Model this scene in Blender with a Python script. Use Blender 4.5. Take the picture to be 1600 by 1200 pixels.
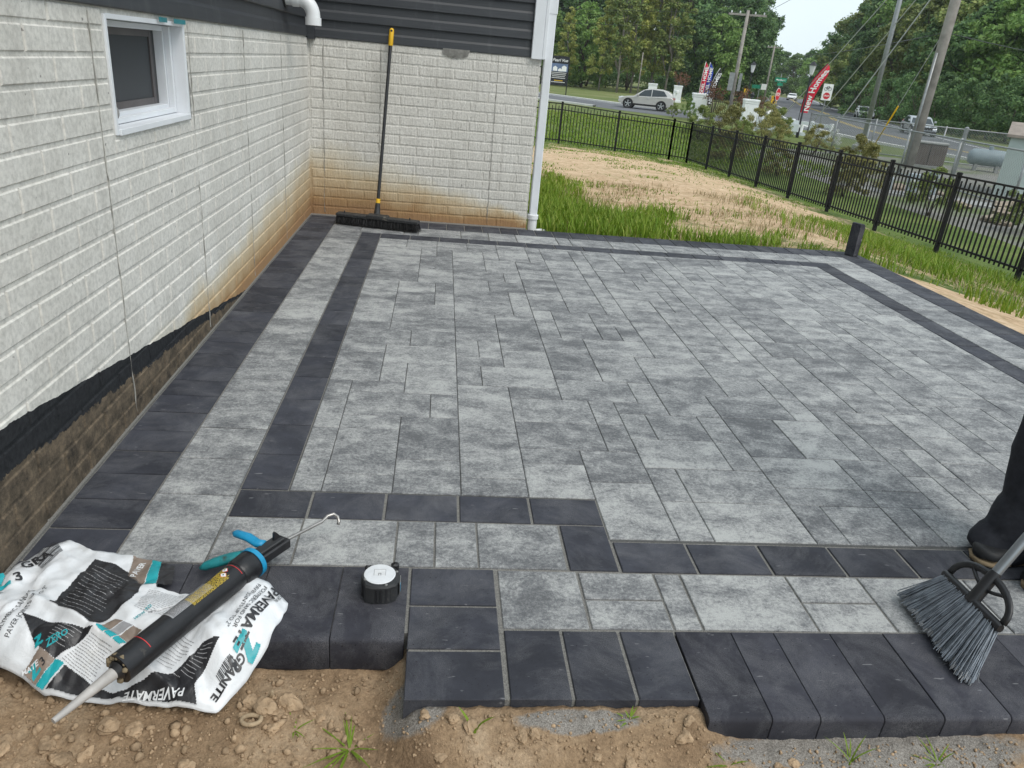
import bpy, math, random
import numpy as np
from mathutils import Vector, Matrix, Euler

random.seed(7)
rng = np.random.default_rng(11)
for o in list(bpy.data.objects):
    bpy.data.objects.remove(o, do_unlink=True)
scene = bpy.context.scene
COL = scene.collection
R = math.radians

# ------------------------------------------------------------------ camera
cam_d = bpy.data.cameras.new('camera')
cam = bpy.data.objects.new('camera', cam_d)
COL.objects.link(cam)
cam_d.sensor_width = 36.0
cam_d.lens = 36.0 * 1162.76 / 1600.0
cam_d.clip_start = 0.05
cam_d.clip_end = 4000
RT = ((0.99291016, -0.08204091, 0.08601568),
      (0.04604208, -0.40169662, -0.91461465),
      (0.10958802, 0.91209052, -0.39507132))       # rows: right, down, forward
m = Matrix(((RT[0][0], -RT[1][0], -RT[2][0], 0),
            (RT[0][1], -RT[1][1], -RT[2][1], 0),
            (RT[0][2], -RT[1][2], -RT[2][2], 1.17),
            (0, 0, 0, 1)))
cam.matrix_world = m
scene.camera = cam
CAM = np.array([0, 0, 1.17])

# ------------------------------------------------------------------ sky, sun, exposure
SUN_DIR = Vector((0.46, -0.58, 1.0)).normalized()     # towards the sun
world = bpy.data.worlds.new('World')
scene.world = world
world.use_nodes = True
wn = world.node_tree
wn.nodes.clear()
w_out = wn.nodes.new('ShaderNodeOutputWorld')
w_bg = wn.nodes.new('ShaderNodeBackground')
sky = wn.nodes.new('ShaderNodeTexSky')
sky.sky_type = 'NISHITA'
sky.sun_disc = False
sky.sun_elevation = math.asin(SUN_DIR.z)
sky.sun_rotation = math.atan2(SUN_DIR.x, SUN_DIR.y)
sky.air_density = 1.0
sky.dust_density = 2.5
sky.ozone_density = 1.0
w_tc = wn.nodes.new('ShaderNodeTexCoord')
w_no = wn.nodes.new('ShaderNodeTexNoise')
w_no.inputs['Scale'].default_value = 2.2
w_no.inputs['Detail'].default_value = 6
w_ra = wn.nodes.new('ShaderNodeValToRGB')
w_ra.color_ramp.elements[0].position = 0.25
w_ra.color_ramp.elements[0].color = (0.62, 0.62, 0.62, 1)
w_ra.color_ramp.elements[1].position = 0.75
w_ra.color_ramp.elements[1].color = (0.92, 0.92, 0.92, 1)
w_mx = wn.nodes.new('ShaderNodeMixRGB')                # thin bright cloud veil over the blue
w_mx.inputs['Color2'].default_value = (7.5, 8.55, 9.0, 1)
wn.links.new(w_tc.outputs['Generated'], w_no.inputs['Vector'])
wn.links.new(w_no.outputs['Fac'], w_ra.inputs['Fac'])
wn.links.new(w_ra.outputs['Color'], w_mx.inputs['Fac'])
wn.links.new(sky.outputs['Color'], w_mx.inputs['Color1'])
wn.links.new(w_mx.outputs['Color'], w_bg.inputs['Color'])
w_bg.inputs['Strength'].default_value = 0.10
wn.links.new(w_bg.outputs[0], w_out.inputs[0])

sun_d = bpy.data.lights.new('sun', 'SUN')
sun_d.energy = 1.35
sun_d.angle = R(34)
sun_d.color = (1.0, 0.96, 0.90)
sun = bpy.data.objects.new('sun', sun_d)
COL.objects.link(sun)
sun.rotation_euler = (-SUN_DIR).to_track_quat('-Z', 'Y').to_euler()
sun.location = (5, -3, 12)

scene.view_settings.view_transform = 'Standard'
scene.view_settings.look = 'None'
scene.view_settings.exposure = 0.47
scene.view_settings.gamma = 1.0
scene.view_settings.use_curve_mapping = False
scene.render.engine = 'CYCLES'

# ------------------------------------------------------------------ helpers
def tag(o, label=None, cat=None, group=None, kind=None):
    if label: o['label'] = label
    if cat: o['category'] = cat
    if group: o['group'] = group
    if kind: o['kind'] = kind
    return o

def empty(name, loc=(0, 0, 0), label=None, cat=None, group=None):
    o = bpy.data.objects.new(name, None)
    COL.objects.link(o)
    o.location = loc
    o.empty_display_size = 0.1
    return tag(o, label, cat, group)

def link(name, me, mat=None, parent=None, loc=None, rot=None):
    o = bpy.data.objects.new(name, me)
    COL.objects.link(o)
    if mat is not None and len(me.materials) == 0:
        me.materials.append(mat)
    if parent is not None:
        o.parent = parent
    if loc is not None: o.location = loc
    if rot is not None: o.rotation_euler = rot
    return o

def mesh_np(name, V, F, smooth=False):
    """V (n,3); F list of arrays/lists, or (k,m) array"""
    me = bpy.data.meshes.new(name)
    V = np.asarray(V, dtype=np.float32)
    if isinstance(F, np.ndarray):
        n, k = F.shape
        me.vertices.add(len(V)); me.vertices.foreach_set('co', V.ravel())
        me.loops.add(n * k); me.loops.foreach_set('vertex_index', F.astype(np.int32).ravel())
        me.polygons.add(n)
        me.polygons.foreach_set('loop_start', np.arange(0, n * k, k, dtype=np.int32))
        me.update(calc_edges=True)
        me.validate()
    else:
        me.from_pydata([tuple(map(float, v)) for v in V], [], [tuple(map(int, f)) for f in F])
        me.update()
    if smooth:
        me.polygons.foreach_set('use_smooth', np.ones(len(me.polygons), dtype=bool))
    return me

class MB:
    """collects shapes into one mesh"""
    def __init__(s): s.v = []; s.f = []
    def add(s, V, F):
        b = len(s.v)
        s.v += [tuple(p) for p in V]
        s.f += [tuple(i + b for i in f) for f in F]
        return s
    def box(s, x0, x1, y0, y1, z0, z1, M=None, ch=0.0):
        if ch > 0:
            return s.cbox(x0, x1, y0, y1, z0, z1, ch, M)
        V = [(x, y, z) for z in (z0, z1) for y in (y0, y1) for x in (x0, x1)]
        if M is not None: V = [tuple(M @ Vector(p)) for p in V]
        return s.add(V, [(0, 2, 3, 1), (4, 5, 7, 6), (0, 1, 5, 4), (2, 6, 7, 3), (0, 4, 6, 2), (1, 3, 7, 5)])
    def cbox(s, x0, x1, y0, y1, z0, z1, c, M=None):
        V = []; 
        for (z, i) in ((z0, c), (z0 + c, 0), (z1 - c, 0), (z1, c)):
            xa, xb, ya, yb = x0 + i, x1 - i, y0 + i, y1 - i
            V += [(xa + c, ya, z), (xb - c, ya, z), (xb, ya + c, z), (xb, yb - c, z), (xb - c, yb, z), (xa + c, yb, z), (xa, yb - c, z), (xa, ya + c, z)]
        F = [tuple(range(7, -1, -1)), tuple(range(24, 32))]
        for r in range(3):
            for k in range(8):
                F.append((r * 8 + k, r * 8 + (k + 1) % 8, r * 8 + 8 + (k + 1) % 8, r * 8 + 8 + k))
        if M is not None: V = [tuple(M @ Vector(p)) for p in V]
        return s.add(V, F)
    def tube(s, path, rad, n=8, cap=True, up=None):
        P = [Vector(p) for p in path]
        if not hasattr(rad, '__len__'): rad = [rad] * len(P)
        T = []
        for i in range(len(P)):
            a = P[max(0, i - 1)]; b = P[min(len(P) - 1, i + 1)]
            T.append((b - a).normalized())
        u = Vector(up) if up is not None else (Vector((0, 0, 1)) if abs(T[0].z) < .9 else Vector((1, 0, 0)))
        V = []; 
        for i, p in enumerate(P):
            t = T[i]; w = (u - t * u.dot(t)).normalized(); q = t.cross(w); u = w
            r = rad[i]; ra, rb = (r if hasattr(r, '__len__') else (r, r))
            for k in range(n):
                a = 2 * math.pi * k / n
                V.append(p + w * (math.cos(a) * ra) + q * (math.sin(a) * rb))
        F = []
        for i in range(len(P) - 1):
            for k in range(n):
                F.append((i * n + k, i * n + (k + 1) % n, (i + 1) * n + (k + 1) % n, (i + 1) * n + k))
        if cap:
            F.append(tuple(range(n - 1, -1, -1))); F.append(tuple((len(P) - 1) * n + k for k in range(n)))
        return s.add(V, F)
    def lathe(s, prof, n=16, M=None):
        V = []
        for r, z in prof:
            for k in range(n):
                a = 2 * math.pi * k / n
                V.append(Vector((r * math.cos(a), r * math.sin(a), z)))
        if M is not None: V = [M @ p for p in V]
        F = []
        for i in range(len(prof) - 1):
            for k in range(n):
                F.append((i * n + k, i * n + (k + 1) % n, (i + 1) * n + (k + 1) % n, (i + 1) * n + k))
        F.append(tuple(range(n - 1, -1, -1))); F.append(tuple((len(prof) - 1) * n + k for k in range(n)))
        return s.add(V, F)
    def prism(s, poly, d0, d1, M=None, axis='z'):
        """polygon (a,b) extruded d0..d1 along axis"""
        n = len(poly); V = []
        for d in (d0, d1):
            for a, b in poly:
                V.append({'z': (a, b, d), 'x': (d, a, b), 'y': (a, d, b)}[axis])
        if M is not None: V = [tuple(M @ Vector(p)) for p in V]
        F = [tuple(range(n - 1, -1, -1)), tuple(range(n, 2 * n))]
        F += [(k, (k + 1) % n, n + (k + 1) % n, n + k) for k in range(n)]
        return s.add(V, F)
    def build(s, name, mat, parent=None, smooth=False, bevel=0, loc=None, rot=None, auto=None):
        me = bpy.data.meshes.new(name)
        me.from_pydata(s.v, [], s.f); me.update()
        if smooth or auto:
            me.polygons.foreach_set('use_smooth', np.ones(len(me.polygons), dtype=bool))
        if auto:
            me.set_sharp_from_angle(angle=R(auto))
        o = link(name, me, mat, parent, loc, rot)
        if bevel:
            b = o.modifiers.new('bevel', 'BEVEL'); b.width = bevel; b.segments = 2; b.limit_method = 'ANGLE'; b.angle_limit = R(40)
        return o

def copy_tree(o, parent=None):
    c = o.copy(); COL.objects.link(c); c.parent = parent
    for ch in list(o.children):
        copy_tree(ch, c)
    return c

def fbm(x, y, seed=0, oct=4, gain=.5):
    """vectorised value noise, about -1..1"""
    x = np.asarray(x, float); y = np.asarray(y, float)
    out = np.zeros(np.broadcast(x, y).shape); amp = 1.0; tot = 0
    for o in range(oct):
        xi = np.floor(x).astype(np.int64); yi = np.floor(y).astype(np.int64)
        fx = x - xi; fy = y - yi
        fx = fx * fx * (3 - 2 * fx); fy = fy * fy * (3 - 2 * fy)
        def h(a, b):
            n = (a * 374761393 + b * 668265263 + (seed + o * 17) * 69069) & 0xffffffff
            n = ((n ^ (n >> 13)) * 1274126177) & 0xffffffff
            return ((n ^ (n >> 16)) & 0xffff) / 32767.5 - 1
        v = (h(xi, yi) * (1 - fx) + h(xi + 1, yi) * fx) * (1 - fy) + (h(xi, yi + 1) * (1 - fx) + h(xi + 1, yi + 1) * fx) * fy
        out += v * amp; tot += amp; amp *= gain; x = x * 2.03 + 5.1; y = y * 2.03 + 1.7
    return out / tot

def sst(a, b, x):
    t = np.clip((np.asarray(x, float) - a) / (b - a), 0, 1)
    return t * t * (3 - 2 * t)

# ------------------------------------------------------------------ materials
def new_mat(name):
    mt = bpy.data.materials.new(name); mt.use_nodes = True
    nt = mt.node_tree; nt.nodes.clear()
    out = nt.nodes.new('ShaderNodeOutputMaterial'); b = nt.nodes.new('ShaderNodeBsdfPrincipled')
    nt.links.new(b.outputs[0], out.inputs[0])
    return mt, nt, b

def N(nt, typ, **kw):
    n = nt.nodes.new(typ)
    for k, v in kw.items():
        if k in n.inputs: n.inputs[k].default_value = v
        else: setattr(n, k, v)
    return n

def ramp(nt, fac, stops):
    r = nt.nodes.new('ShaderNodeValToRGB')
    el = r.color_ramp.elements
    while len(el) < len(stops): el.new(0.5)
    for e, (p, c) in zip(el, stops):
        e.position = p
        e.color = (c, c, c, 1) if not hasattr(c, '__len__') else (c[0], c[1], c[2], 1)
    nt.links.new(fac, r.inputs['Fac'])
    return r.outputs['Color']

def mixc(nt, fac, a, b, mode='MIX'):
    n = nt.nodes.new('ShaderNodeMixRGB'); n.blend_type = mode
    for sock, v in (('Fac', fac), ('Color1', a), ('Color2', b)):
        if hasattr(v, 'is_linked'): nt.links.new(v, n.inputs[sock])
        elif hasattr(v, '__len__'): n.inputs[sock].default_value = (v[0], v[1], v[2], 1)
        else: n.inputs[sock].default_value = v if sock == 'Fac' else (v, v, v, 1)
    return n.outputs['Color']

def mathn(nt, op, a, b=0.0, clamp=False):
    n = nt.nodes.new('ShaderNodeMath'); n.operation = op; n.use_clamp = clamp
    for i, v in enumerate((a, b)):
        if hasattr(v, 'is_linked'): nt.links.new(v, n.inputs[i])
        else: n.inputs[i].default_value = v
    return n.outputs[0]

def coords(nt, kind='Object', scale=(1, 1, 1), rnd=False):
    if kind == 'World':
        g = nt.nodes.new('ShaderNodeNewGeometry'); v = g.outputs['Position']
    else:
        t = nt.nodes.new('ShaderNodeTexCoord'); v = t.outputs[kind]
    if rnd:
        oi = nt.nodes.new('ShaderNodeObjectInfo')
        s = nt.nodes.new('ShaderNodeVectorMath'); s.operation = 'SCALE'
        c = nt.nodes.new('ShaderNodeCombineXYZ')
        nt.links.new(mathn(nt, 'MULTIPLY', oi.outputs['Random'], 91.7), c.inputs[0])
        nt.links.new(mathn(nt, 'MULTIPLY', oi.outputs['Random'], 47.3), c.inputs[1])
        a = nt.nodes.new('ShaderNodeVectorMath'); a.operation = 'ADD'
        nt.links.new(v, a.inputs[0]); nt.links.new(c.outputs[0], a.inputs[1]); v = a.outputs[0]
    mp = nt.nodes.new('ShaderNodeMapping'); mp.inputs['Scale'].default_value = scale
    nt.links.new(v, mp.inputs['Vector'])
    return mp.outputs[0]

def noise(nt, vec, scale, detail=4, rough=.55, dist=0.0):
    n = nt.nodes.new('ShaderNodeTexNoise')
    n.inputs['Scale'].default_value = scale; n.inputs['Detail'].default_value = detail
    n.inputs['Roughness'].default_value = rough; n.inputs['Distortion'].default_value = dist
    nt.links.new(vec, n.inputs['Vector'])
    return n.outputs['Fac']

def bump(nt, b, h, strength=.3, dist=.01):
    n = nt.nodes.new('ShaderNodeBump'); n.inputs['Strength'].default_value = strength; n.inputs['Distance'].default_value = dist
    nt.links.new(h, n.inputs['Height']); nt.links.new(n.outputs[0], b.inputs['Normal'])
    return n

def setc(nt, b, col):
    if hasattr(col, 'is_linked'): nt.links.new(col, b.inputs['Base Color'])
    else: b.inputs['Base Color'].default_value = (col[0], col[1], col[2], 1)

def simple(name, col, rough=.6, metal=0, var=.25, vs=8.0, bs=.0, bscale=40, spec=.5, coord='Object', dirt=None):
    """plain paint / metal / plastic with slight mottling, optional dirt colour and bump"""
    mt, nt, b = new_mat(name)
    v = coords(nt, coord)
    f = noise(nt, v, vs, 5, .6)
    lo = [c * (1 - var) for c in col]; hi = [min(1, c * (1 + var)) for c in col]
    c = ramp(nt, f, [(.3, lo), (.7, hi)])
    if dirt:
        f2 = noise(nt, v, dirt[1], 6, .65)
        c = mixc(nt, ramp(nt, f2, [(dirt[2], 0), (dirt[2] + .12, 1)]), c, dirt[0])
    setc(nt, b, c)
    b.inputs['Roughness'].default_value = rough; b.inputs['Metallic'].default_value = metal
    b.inputs['Specular IOR Level'].default_value = spec
    if bs: bump(nt, b, noise(nt, v, bscale, 4, .6), bs, .004)
    return mt

M = {}
# --- pavers
def paver_light():
    mt, nt, b = new_mat('mottled_grey_paver')
    v = coords(nt, 'Object', (1, 1, 1), True)
    vs = coords(nt, 'Object', (4.2, 8.0, 6), True)
    oi = nt.nodes.new('ShaderNodeObjectInfo')
    big = noise(nt, vs, 1.25, 3, .55, .3)
    mid = noise(nt, v, 12, 9, .82, .4)
    spk = ramp(nt, noise(nt, v, 110, 5, .8), [(.40, 0.0), (.60, 1.0)])
    str_ = ramp(nt, noise(nt, coords(nt, 'Object', (40, 75, 40), True), 1.0, 5, .75), [(.42, 0.0), (.58, 1.0)])
    f = mathn(nt, 'ADD', mathn(nt, 'MULTIPLY', big, .33), mathn(nt, 'MULTIPLY', mid, .55))
    f = mathn(nt, 'ADD', f, mathn(nt, 'MULTIPLY', spk, .10))
    f = mathn(nt, 'ADD', f, mathn(nt, 'MULTIPLY', str_, .045))
    f = mathn(nt, 'ADD', f, mathn(nt, 'MULTIPLY', mathn(nt, 'SUBTRACT', oi.outputs['Random'], .5), .085))
    c = ramp(nt, f, [(.40, (.115, .118, .124)), (.48, (.195, .20, .205)), (.535, (.285, .288, .288)), (.63, (.42, .425, .415))])
    gr = noise(nt, v, 420, 2, .6)
    c = mixc(nt, 1.0, c, ramp(nt, gr, [(.3, .74), (.7, 1.22)]), 'MULTIPLY')
    setc(nt, b, c); b.inputs['Roughness'].default_value = .82; b.inputs['Specular IOR Level'].default_value = .35
    h = mathn(nt, 'ADD', mathn(nt, 'MULTIPLY', gr, .5), mid)
    bump(nt, b, h, .35, .0025)
    return mt
def paver_dark(name, base=(.037, .039, .046), dusty=.35):
    mt, nt, b = new_mat(name)
    v = coords(nt, 'Object', (1, 1, 1), True)
    oi = nt.nodes.new('ShaderNodeObjectInfo')
    f = noise(nt, v, 9, 6, .65)
    k = [c for c in base]
    c = ramp(nt, f, [(.3, [q * .75 for q in k]), (.65, [q * 1.25 for q in k])])
    c = mixc(nt, 1.0, c, ramp(nt, oi.outputs['Random'], [(0, .8), (1, 1.25)]), 'MULTIPLY')
    d = noise(nt, v, 5.0, 8, .75, .6)
    gr = noise(nt, v, 500, 2, .6)
    df = mathn(nt, 'MULTIPLY', ramp(nt, d, [(.44, 0), (.72, dusty)]), ramp(nt, gr, [(.35, .1), (.65, 1)]))
    c = mixc(nt, df, c, (.20, .20, .21))
    sc = noise(nt, coords(nt, 'Object', (18, 70, 20), True), 1.3, 2, .5)
    c = mixc(nt, ramp(nt, sc, [(.70, 0), (.735, .5)]), c, (.25, .25, .26))
    po = noise(nt, v, 210, 2, .5)
    c = mixc(nt, ramp(nt, po, [(.68, 0), (.71, .8)]), c, (.008, .008, .010))
    setc(nt, b, c); b.inputs['Roughness'].default_value = .78; b.inputs['Specular IOR Level'].default_value = .25
    bump(nt, b, mathn(nt, 'ADD', gr, mathn(nt, 'MULTIPLY', f, 1.2)), .3, .002)
    return mt
M['light'] = paver_light()
M['dark'] = paver_dark('charcoal_paver', (.037, .039, .049), .7)
M['coping'] = paver_dark('charcoal_coping', (.035, .0355, .045), .75)
def sandmat():
    mt, nt, b = new_mat('joint_sand')
    v = coords(nt, 'World')
    c = ramp(nt, noise(nt, v, 300, 3, .7), [(.3, (.10, .098, .092)), (.7, (.27, .26, .24))])
    setc(nt, b, c); b.inputs['Roughness'].default_value = .95
    bump(nt, b, noise(nt, v, 400, 2, .6), .5, .003)
    return mt
M['sand'] = sandmat()
M['joint'] = simple('dark_joint_sand', (.10, .10, .098), .95, 0, .3, 200, .3, 300, .2, 'World')
def soil():
    mt, nt, b = new_mat('loose_brown_soil')
    v = coords(nt, 'World')
    c = ramp(nt, noise(nt, v, 5.5, 8, .7), [(.3, (.22, .147, .090)), (.5, (.37, .258, .160)), (.7, (.52, .39, .265))])
    fine = noise(nt, v, 120, 5, .75)
    c = mixc(nt, 1.0, c, ramp(nt, fine, [(.3, .66), (.7, 1.25)]), 'MULTIPLY')
    # grey screenings spilled beside the paving
    g = noise(nt, v, 14, 5, .7)
    sep = nt.nodes.new('ShaderNodeSeparateXYZ'); nt.links.new(v, sep.inputs[0])
    x, y = sep.outputs[0], sep.outputs[1]
    def spot(cx, cy, sx, sy):
        a = mathn(nt, 'POWER', mathn(nt, 'DIVIDE', mathn(nt, 'SUBTRACT', x, cx), sx), 2)
        q = mathn(nt, 'POWER', mathn(nt, 'DIVIDE', mathn(nt, 'SUBTRACT', y, cy), sy), 2)
        return mathn(nt, 'SUBTRACT', 1, mathn(nt, 'ADD', a, q), True)
    s = mathn(nt, 'MAXIMUM', mathn(nt, 'MAXIMUM', spot(0.0, 1.13, .085, .09), spot(.33, 1.075, .17, .035)), spot(.95, 1.02, .45, .085))
    fac = ramp(nt, mathn(nt, 'ADD', mathn(nt, 'MULTIPLY', s, .75), mathn(nt, 'MULTIPLY', g, .7)), [(.60, 0), (.76, .9)])
    gc = ramp(nt, noise(nt, v, 330, 2, .6), [(.3, (.15, .142, .132)), (.7, (.42, .40, .37))])
    c = mixc(nt, fac, c, gc)
    setc(nt, b, c); b.inputs['Roughness'].default_value = .97; b.inputs['Specular IOR Level'].default_value = .15
    bump(nt, b, mathn(nt, 'ADD', fine, noise(nt, v, 45, 4, .7)), .8, .009)
    return mt
M['soil'] = soil()
M['clod'] = simple('dry_soil_clod', (.37, .265, .170), .97, 0, .35, 30, 1.0, 110, .15, 'World')
M['root'] = simple('pale_dry_root', (.38, .29, .19), .9, 0, .3, 40, .6, 100, .2)
M['stone'] = simple('small_grey_stone', (.30, .25, .20), .9, 0, .3, 20, .5, 80, .2, 'World')
M['concrete'] = simple('grey_concrete', (.30, .30, .29), .9, 0, .3, 9, .4, 60, .3, 'World')

# --- painted brick wall
def wallmat(name, back):
    mt, nt, b = new_mat(name)
    v = coords(nt, 'World')
    sep = nt.nodes.new('ShaderNodeSeparateXYZ'); nt.links.new(v, sep.inputs[0])
    x, y, z = sep.outputs
    paint = ramp(nt, noise(nt, v, 3.0, 6, .65), [(.3, (.575, .555, .51)), (.7, (.71, .69, .645))])
    fine = noise(nt, v, 70, 5, .7)
    paint = mixc(nt, 1.0, paint, ramp(nt, fine, [(.28, .72), (.6, 1.06)]), 'MULTIPLY')
    streak = noise(nt, coords(nt, 'World', (16, 16, 1.6)), 1.0, 5, .65)
    paint = mixc(nt, ramp(nt, streak, [(.52, 0), (.74, .38)]), paint, (.33, .31, .28))
    pit = noise(nt, v, 38, 2, .5)
    paint = mixc(nt, ramp(nt, pit, [(.725, 0), (.75, .75)]), paint, (.16, .15, .14))
    # rusty clay stain rising from the ground near the inside corner
    n2 = noise(nt, v, 4.5, 5, .6)
    zz = mathn(nt, 'ADD', z, mathn(nt, 'MULTIPLY', mathn(nt, 'SUBTRACT', n2, .5), .22))
    if back:
        reach = mathn(nt, 'SUBTRACT', .56, mathn(nt, 'MULTIPLY', mathn(nt, 'ABSOLUTE', mathn(nt, 'ADD', x, .80)), .31))
    else:
        reach = mathn(nt, 'SUBTRACT', .52, mathn(nt, 'MULTIPLY', mathn(nt, 'SUBTRACT', 5.76, y), .10))
    q = mathn(nt, 'SUBTRACT', 1, mathn(nt, 'DIVIDE', zz, mathn(nt, 'MAXIMUM', reach, .05)), True)
    paint = mixc(nt, mathn(nt, 'MULTIPLY', ramp(nt, q, [(.0, 0), (.35, .55), (.8, .95)]), 1.0), paint,
                 ramp(nt, q, [(.1, (.57, .49, .31)), (.45, (.49, .34, .145)), (.9, (.31, .175, .078))]))
    col = paint
    if not back:
        # old sloping grade line: bare brown parging under a smear of black tar
        ln = mathn(nt, 'SUBTRACT', z, mathn(nt, 'SUBTRACT', .56, mathn(nt, 'MULTIPLY', y, .1495)))
        wob = mathn(nt, 'MULTIPLY', mathn(nt, 'SUBTRACT', noise(nt, v, 9, 4, .7), .5), .022)
        wob2 = mathn(nt, 'MULTIPLY', mathn(nt, 'SUBTRACT', noise(nt, v, 14, 5, .75), .5), .075)
        l1 = mathn(nt, 'ADD', ln, wob)
        rough_c = ramp(nt, noise(nt, v, 24, 7, .8), [(.34, (.034, .029, .024)), (.5, (.100, .079, .057)), (.68, (.21, .16, .11))])
        low = noise(nt, coords(nt, 'World', (1, 1, 5)), 6, 4, .6)
        rough_c = mixc(nt, ramp(nt, low, [(.5, 0), (.7, .5)]), rough_c, (.19, .145, .10))
        tar = ramp(nt, fine, [(.3, (.010, .011, .013)), (.7, (.030, .032, .036))])
        below = mathn(nt, 'LESS_THAN', l1, 0.0)
        tw = mathn(nt, 'MULTIPLY', mathn(nt, 'SUBTRACT', 3.75, y), .052)
        tarm = mathn(nt, 'GREATER_THAN', mathn(nt, 'ADD', mathn(nt, 'ADD', ln, wob2), mathn(nt, 'MAXIMUM', tw, .012)), 0.0)
        lowc = mixc(nt, tarm, rough_c, tar)
        col = mixc(nt, below, paint, lowc)
    setc(nt, b, col)
    b.inputs['Roughness'].default_value = .88; b.inputs['Specular IOR Level'].default_value = .25
    comb = noise(nt, coords(nt, 'World', (75, 75, 9)), 1.0, 3, .6, .5)
    h = mathn(nt, 'ADD', mathn(nt, 'MULTIPLY', comb, 1.6 if back else .8), mathn(nt, 'MULTIPLY', fine, .7))
    bump(nt, b, h, .7 if back else .35, .008 if back else .005)
    return mt
M['brick_left'] = wallmat('cream_painted_brick_side', False)
M['brick_back'] = wallmat('cream_painted_brick_end', True)
def siding():
    mt, nt, b = new_mat('charcoal_vinyl_siding')
    v = coords(nt, 'World', (1.5, 1.5, 30))
    c = ramp(nt, noise(nt, v, 3, 4, .6), [(.3, (.026, .029, .034)), (.7, (.040, .043, .049))])
    d = noise(nt, coords(nt, 'World', (14, 14, 2)), 1, 5, .7)
    c = mixc(nt, ramp(nt, d, [(.55, 0), (.8, .3)]), c, (.15, .16, .16))
    setc(nt, b, c); b.inputs['Roughness'].default_value = .48
    return mt
M['siding'] = siding()
M['seam'] = simple('grey_form_seam', (.33, .32, .295), .95, 0, .35, 40, .5, 60, .2, 'World')
M['white'] = simple('white_vinyl_trim', (.72, .74, .77), .38, 0, .06, 5, .0, 40, .5, 'World', ((.45, .44, .42), 7, .68))
M['pvc'] = simple('white_pvc_pipe', (.74, .75, .76), .3, 0, .05, 6, 0, 40, .5, 'World', ((.5, .49, .46), 9, .7))
M['screen_frame'] = simple('bronze_screen_frame', (.085, .075, .075), .5)
M['vinyl_dark'] = simple('dark_window_channel', (.03, .03, .032), .5)
M['foam'] = simple('grey_backer_foam', (.25, .245, .24), .9, 0, .3, 30, .4, 80)
M['tape'] = simple('teal_flashing_tape', (.02, .19, .22), .5)
M['mortar'] = simple('grey_mortar_patch', (.22, .215, .20), .95, 0, .35, 25, .8, 60, .2, 'World')
def glassmat():
    mt, nt, b = new_mat('dark_window_glass')
    setc(nt, b, (.012, .014, .017)); b.inputs['Roughness'].default_value = .06
    return mt
M['glass'] = glassmat()
def meshscreen():
    mt, nt, b = new_mat('insect_screen')
    v = coords(nt, 'World')
    ck = nt.nodes.new('ShaderNodeTexWave'); ck.inputs['Scale'].default_value = 55
    nt.links.new(v, ck.inputs['Vector'])
    setc(nt, b, ramp(nt, ck.outputs['Fac'], [(.2, (.045, .048, .054)), (.9, (.062, .066, .072))])); b.inputs['Roughness'].default_value = .7
    b.inputs['Alpha'].default_value = .78
    return mt
M['screen'] = meshscreen()
# --- tools and plastics
M['black_plastic'] = simple('black_plastic', (.018, .018, .020), .42, 0, .25, 30)
M['dusty_black'] = simple('dusty_black_plastic', (.026, .027, .029), .55, 0, .3, 20, .15, 90, .5, 'Object', ((.20, .18, .15), 16, .62))
M['bristle_black'] = simple('black_bristles', (.010, .010, .011), .75, 0, .4, 60)
M['bristle_grey'] = simple('grey_bristles', (.23, .26, .30), .55, 0, .35, 40)
M['bristle_tip'] = simple('frayed_pale_bristle_tips', (.27, .28, .29), .7, 0, .3, 60)
M['yellow'] = simple('yellow_plastic', (.80, .47, .02), .4, 0, .08, 10)
M['grey_metal'] = simple('grey_metal_tube', (.30, .32, .34), .38, .7, .12, 12)
M['blue_grip'] = simple('blue_grip', (.01, .25, .46), .42, 0, .2, 30, .2, 80)
M['teal_grip'] = simple('dirty_teal_grip', (.012, .20, .22), .5, 0, .3, 25, .3, 80, .5, 'Object', ((.035, .06, .05), 30, .55))
M['steel'] = simple('worn_steel_rod', (.40, .38, .36), .35, .9, .2, 20)
M['nozzle'] = simple('grey_plastic_nozzle', (.42, .40, .38), .45, 0, .15, 30)
M['mud'] = simple('dried_mortar_crust', (.20, .16, .105), .95, 0, .45, 40, .9, 70, .2)
M['bagwhite'] = None
def bagmat():
    mt, nt, b = new_mat('white_woven_plastic_bag')
    v = coords(nt, 'World')
    c = ramp(nt, noise(nt, v, 10, 6, .65), [(.3, (.62, .64, .66)), (.7, (.79, .80, .82))])
    d = noise(nt, v, 6.5, 7, .72)
    c = mixc(nt, ramp(nt, d, [(.6, 0), (.78, .55)]), c, (.46, .41, .33))
    setc(nt, b, c); b.inputs['Roughness'].default_value = .42
    bump(nt, b, noise(nt, v, 26, 4, .6, 1.0), .4, .006)
    return mt
M['bagwhite'] = bagmat()
def inkmat(name, col, lines=None):
    mt, nt, b = new_mat(name)
    v = coords(nt, 'World')
    c = ramp(nt, noise(nt, v, 12, 6, .7), [(.3, [k * .8 for k in col]), (.7, [min(1, k * 1.2 + .006) for k in col])])
    d = noise(nt, v, 8, 7, .75)
    c = mixc(nt, ramp(nt, d, [(.64, 0), (.82, .35)]), c, (.30, .27, .22))
    setc(nt, b, c); b.inputs['Roughness'].default_value = .4
    bump(nt, b, noise(nt, v, 26, 4, .6, 1.0), .4, .006)
    return mt
M['ink_black'] = inkmat('black_print', (.020, .020, .023))
M['ink_teal'] = inkmat('teal_print', (.012, .33, .37))
M['ink_tan'] = inkmat('taupe_print', (.23, .18, .145))
M['ink_grey'] = inkmat('grey_print', (.30, .30, .31))
M['ink_white'] = inkmat('white_print', (.70, .71, .72))
M['ink_red'] = inkmat('red_print', (.55, .03, .03))
M['ink_yellow'] = inkmat('yellow_print', (.70, .50, .05))
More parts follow.
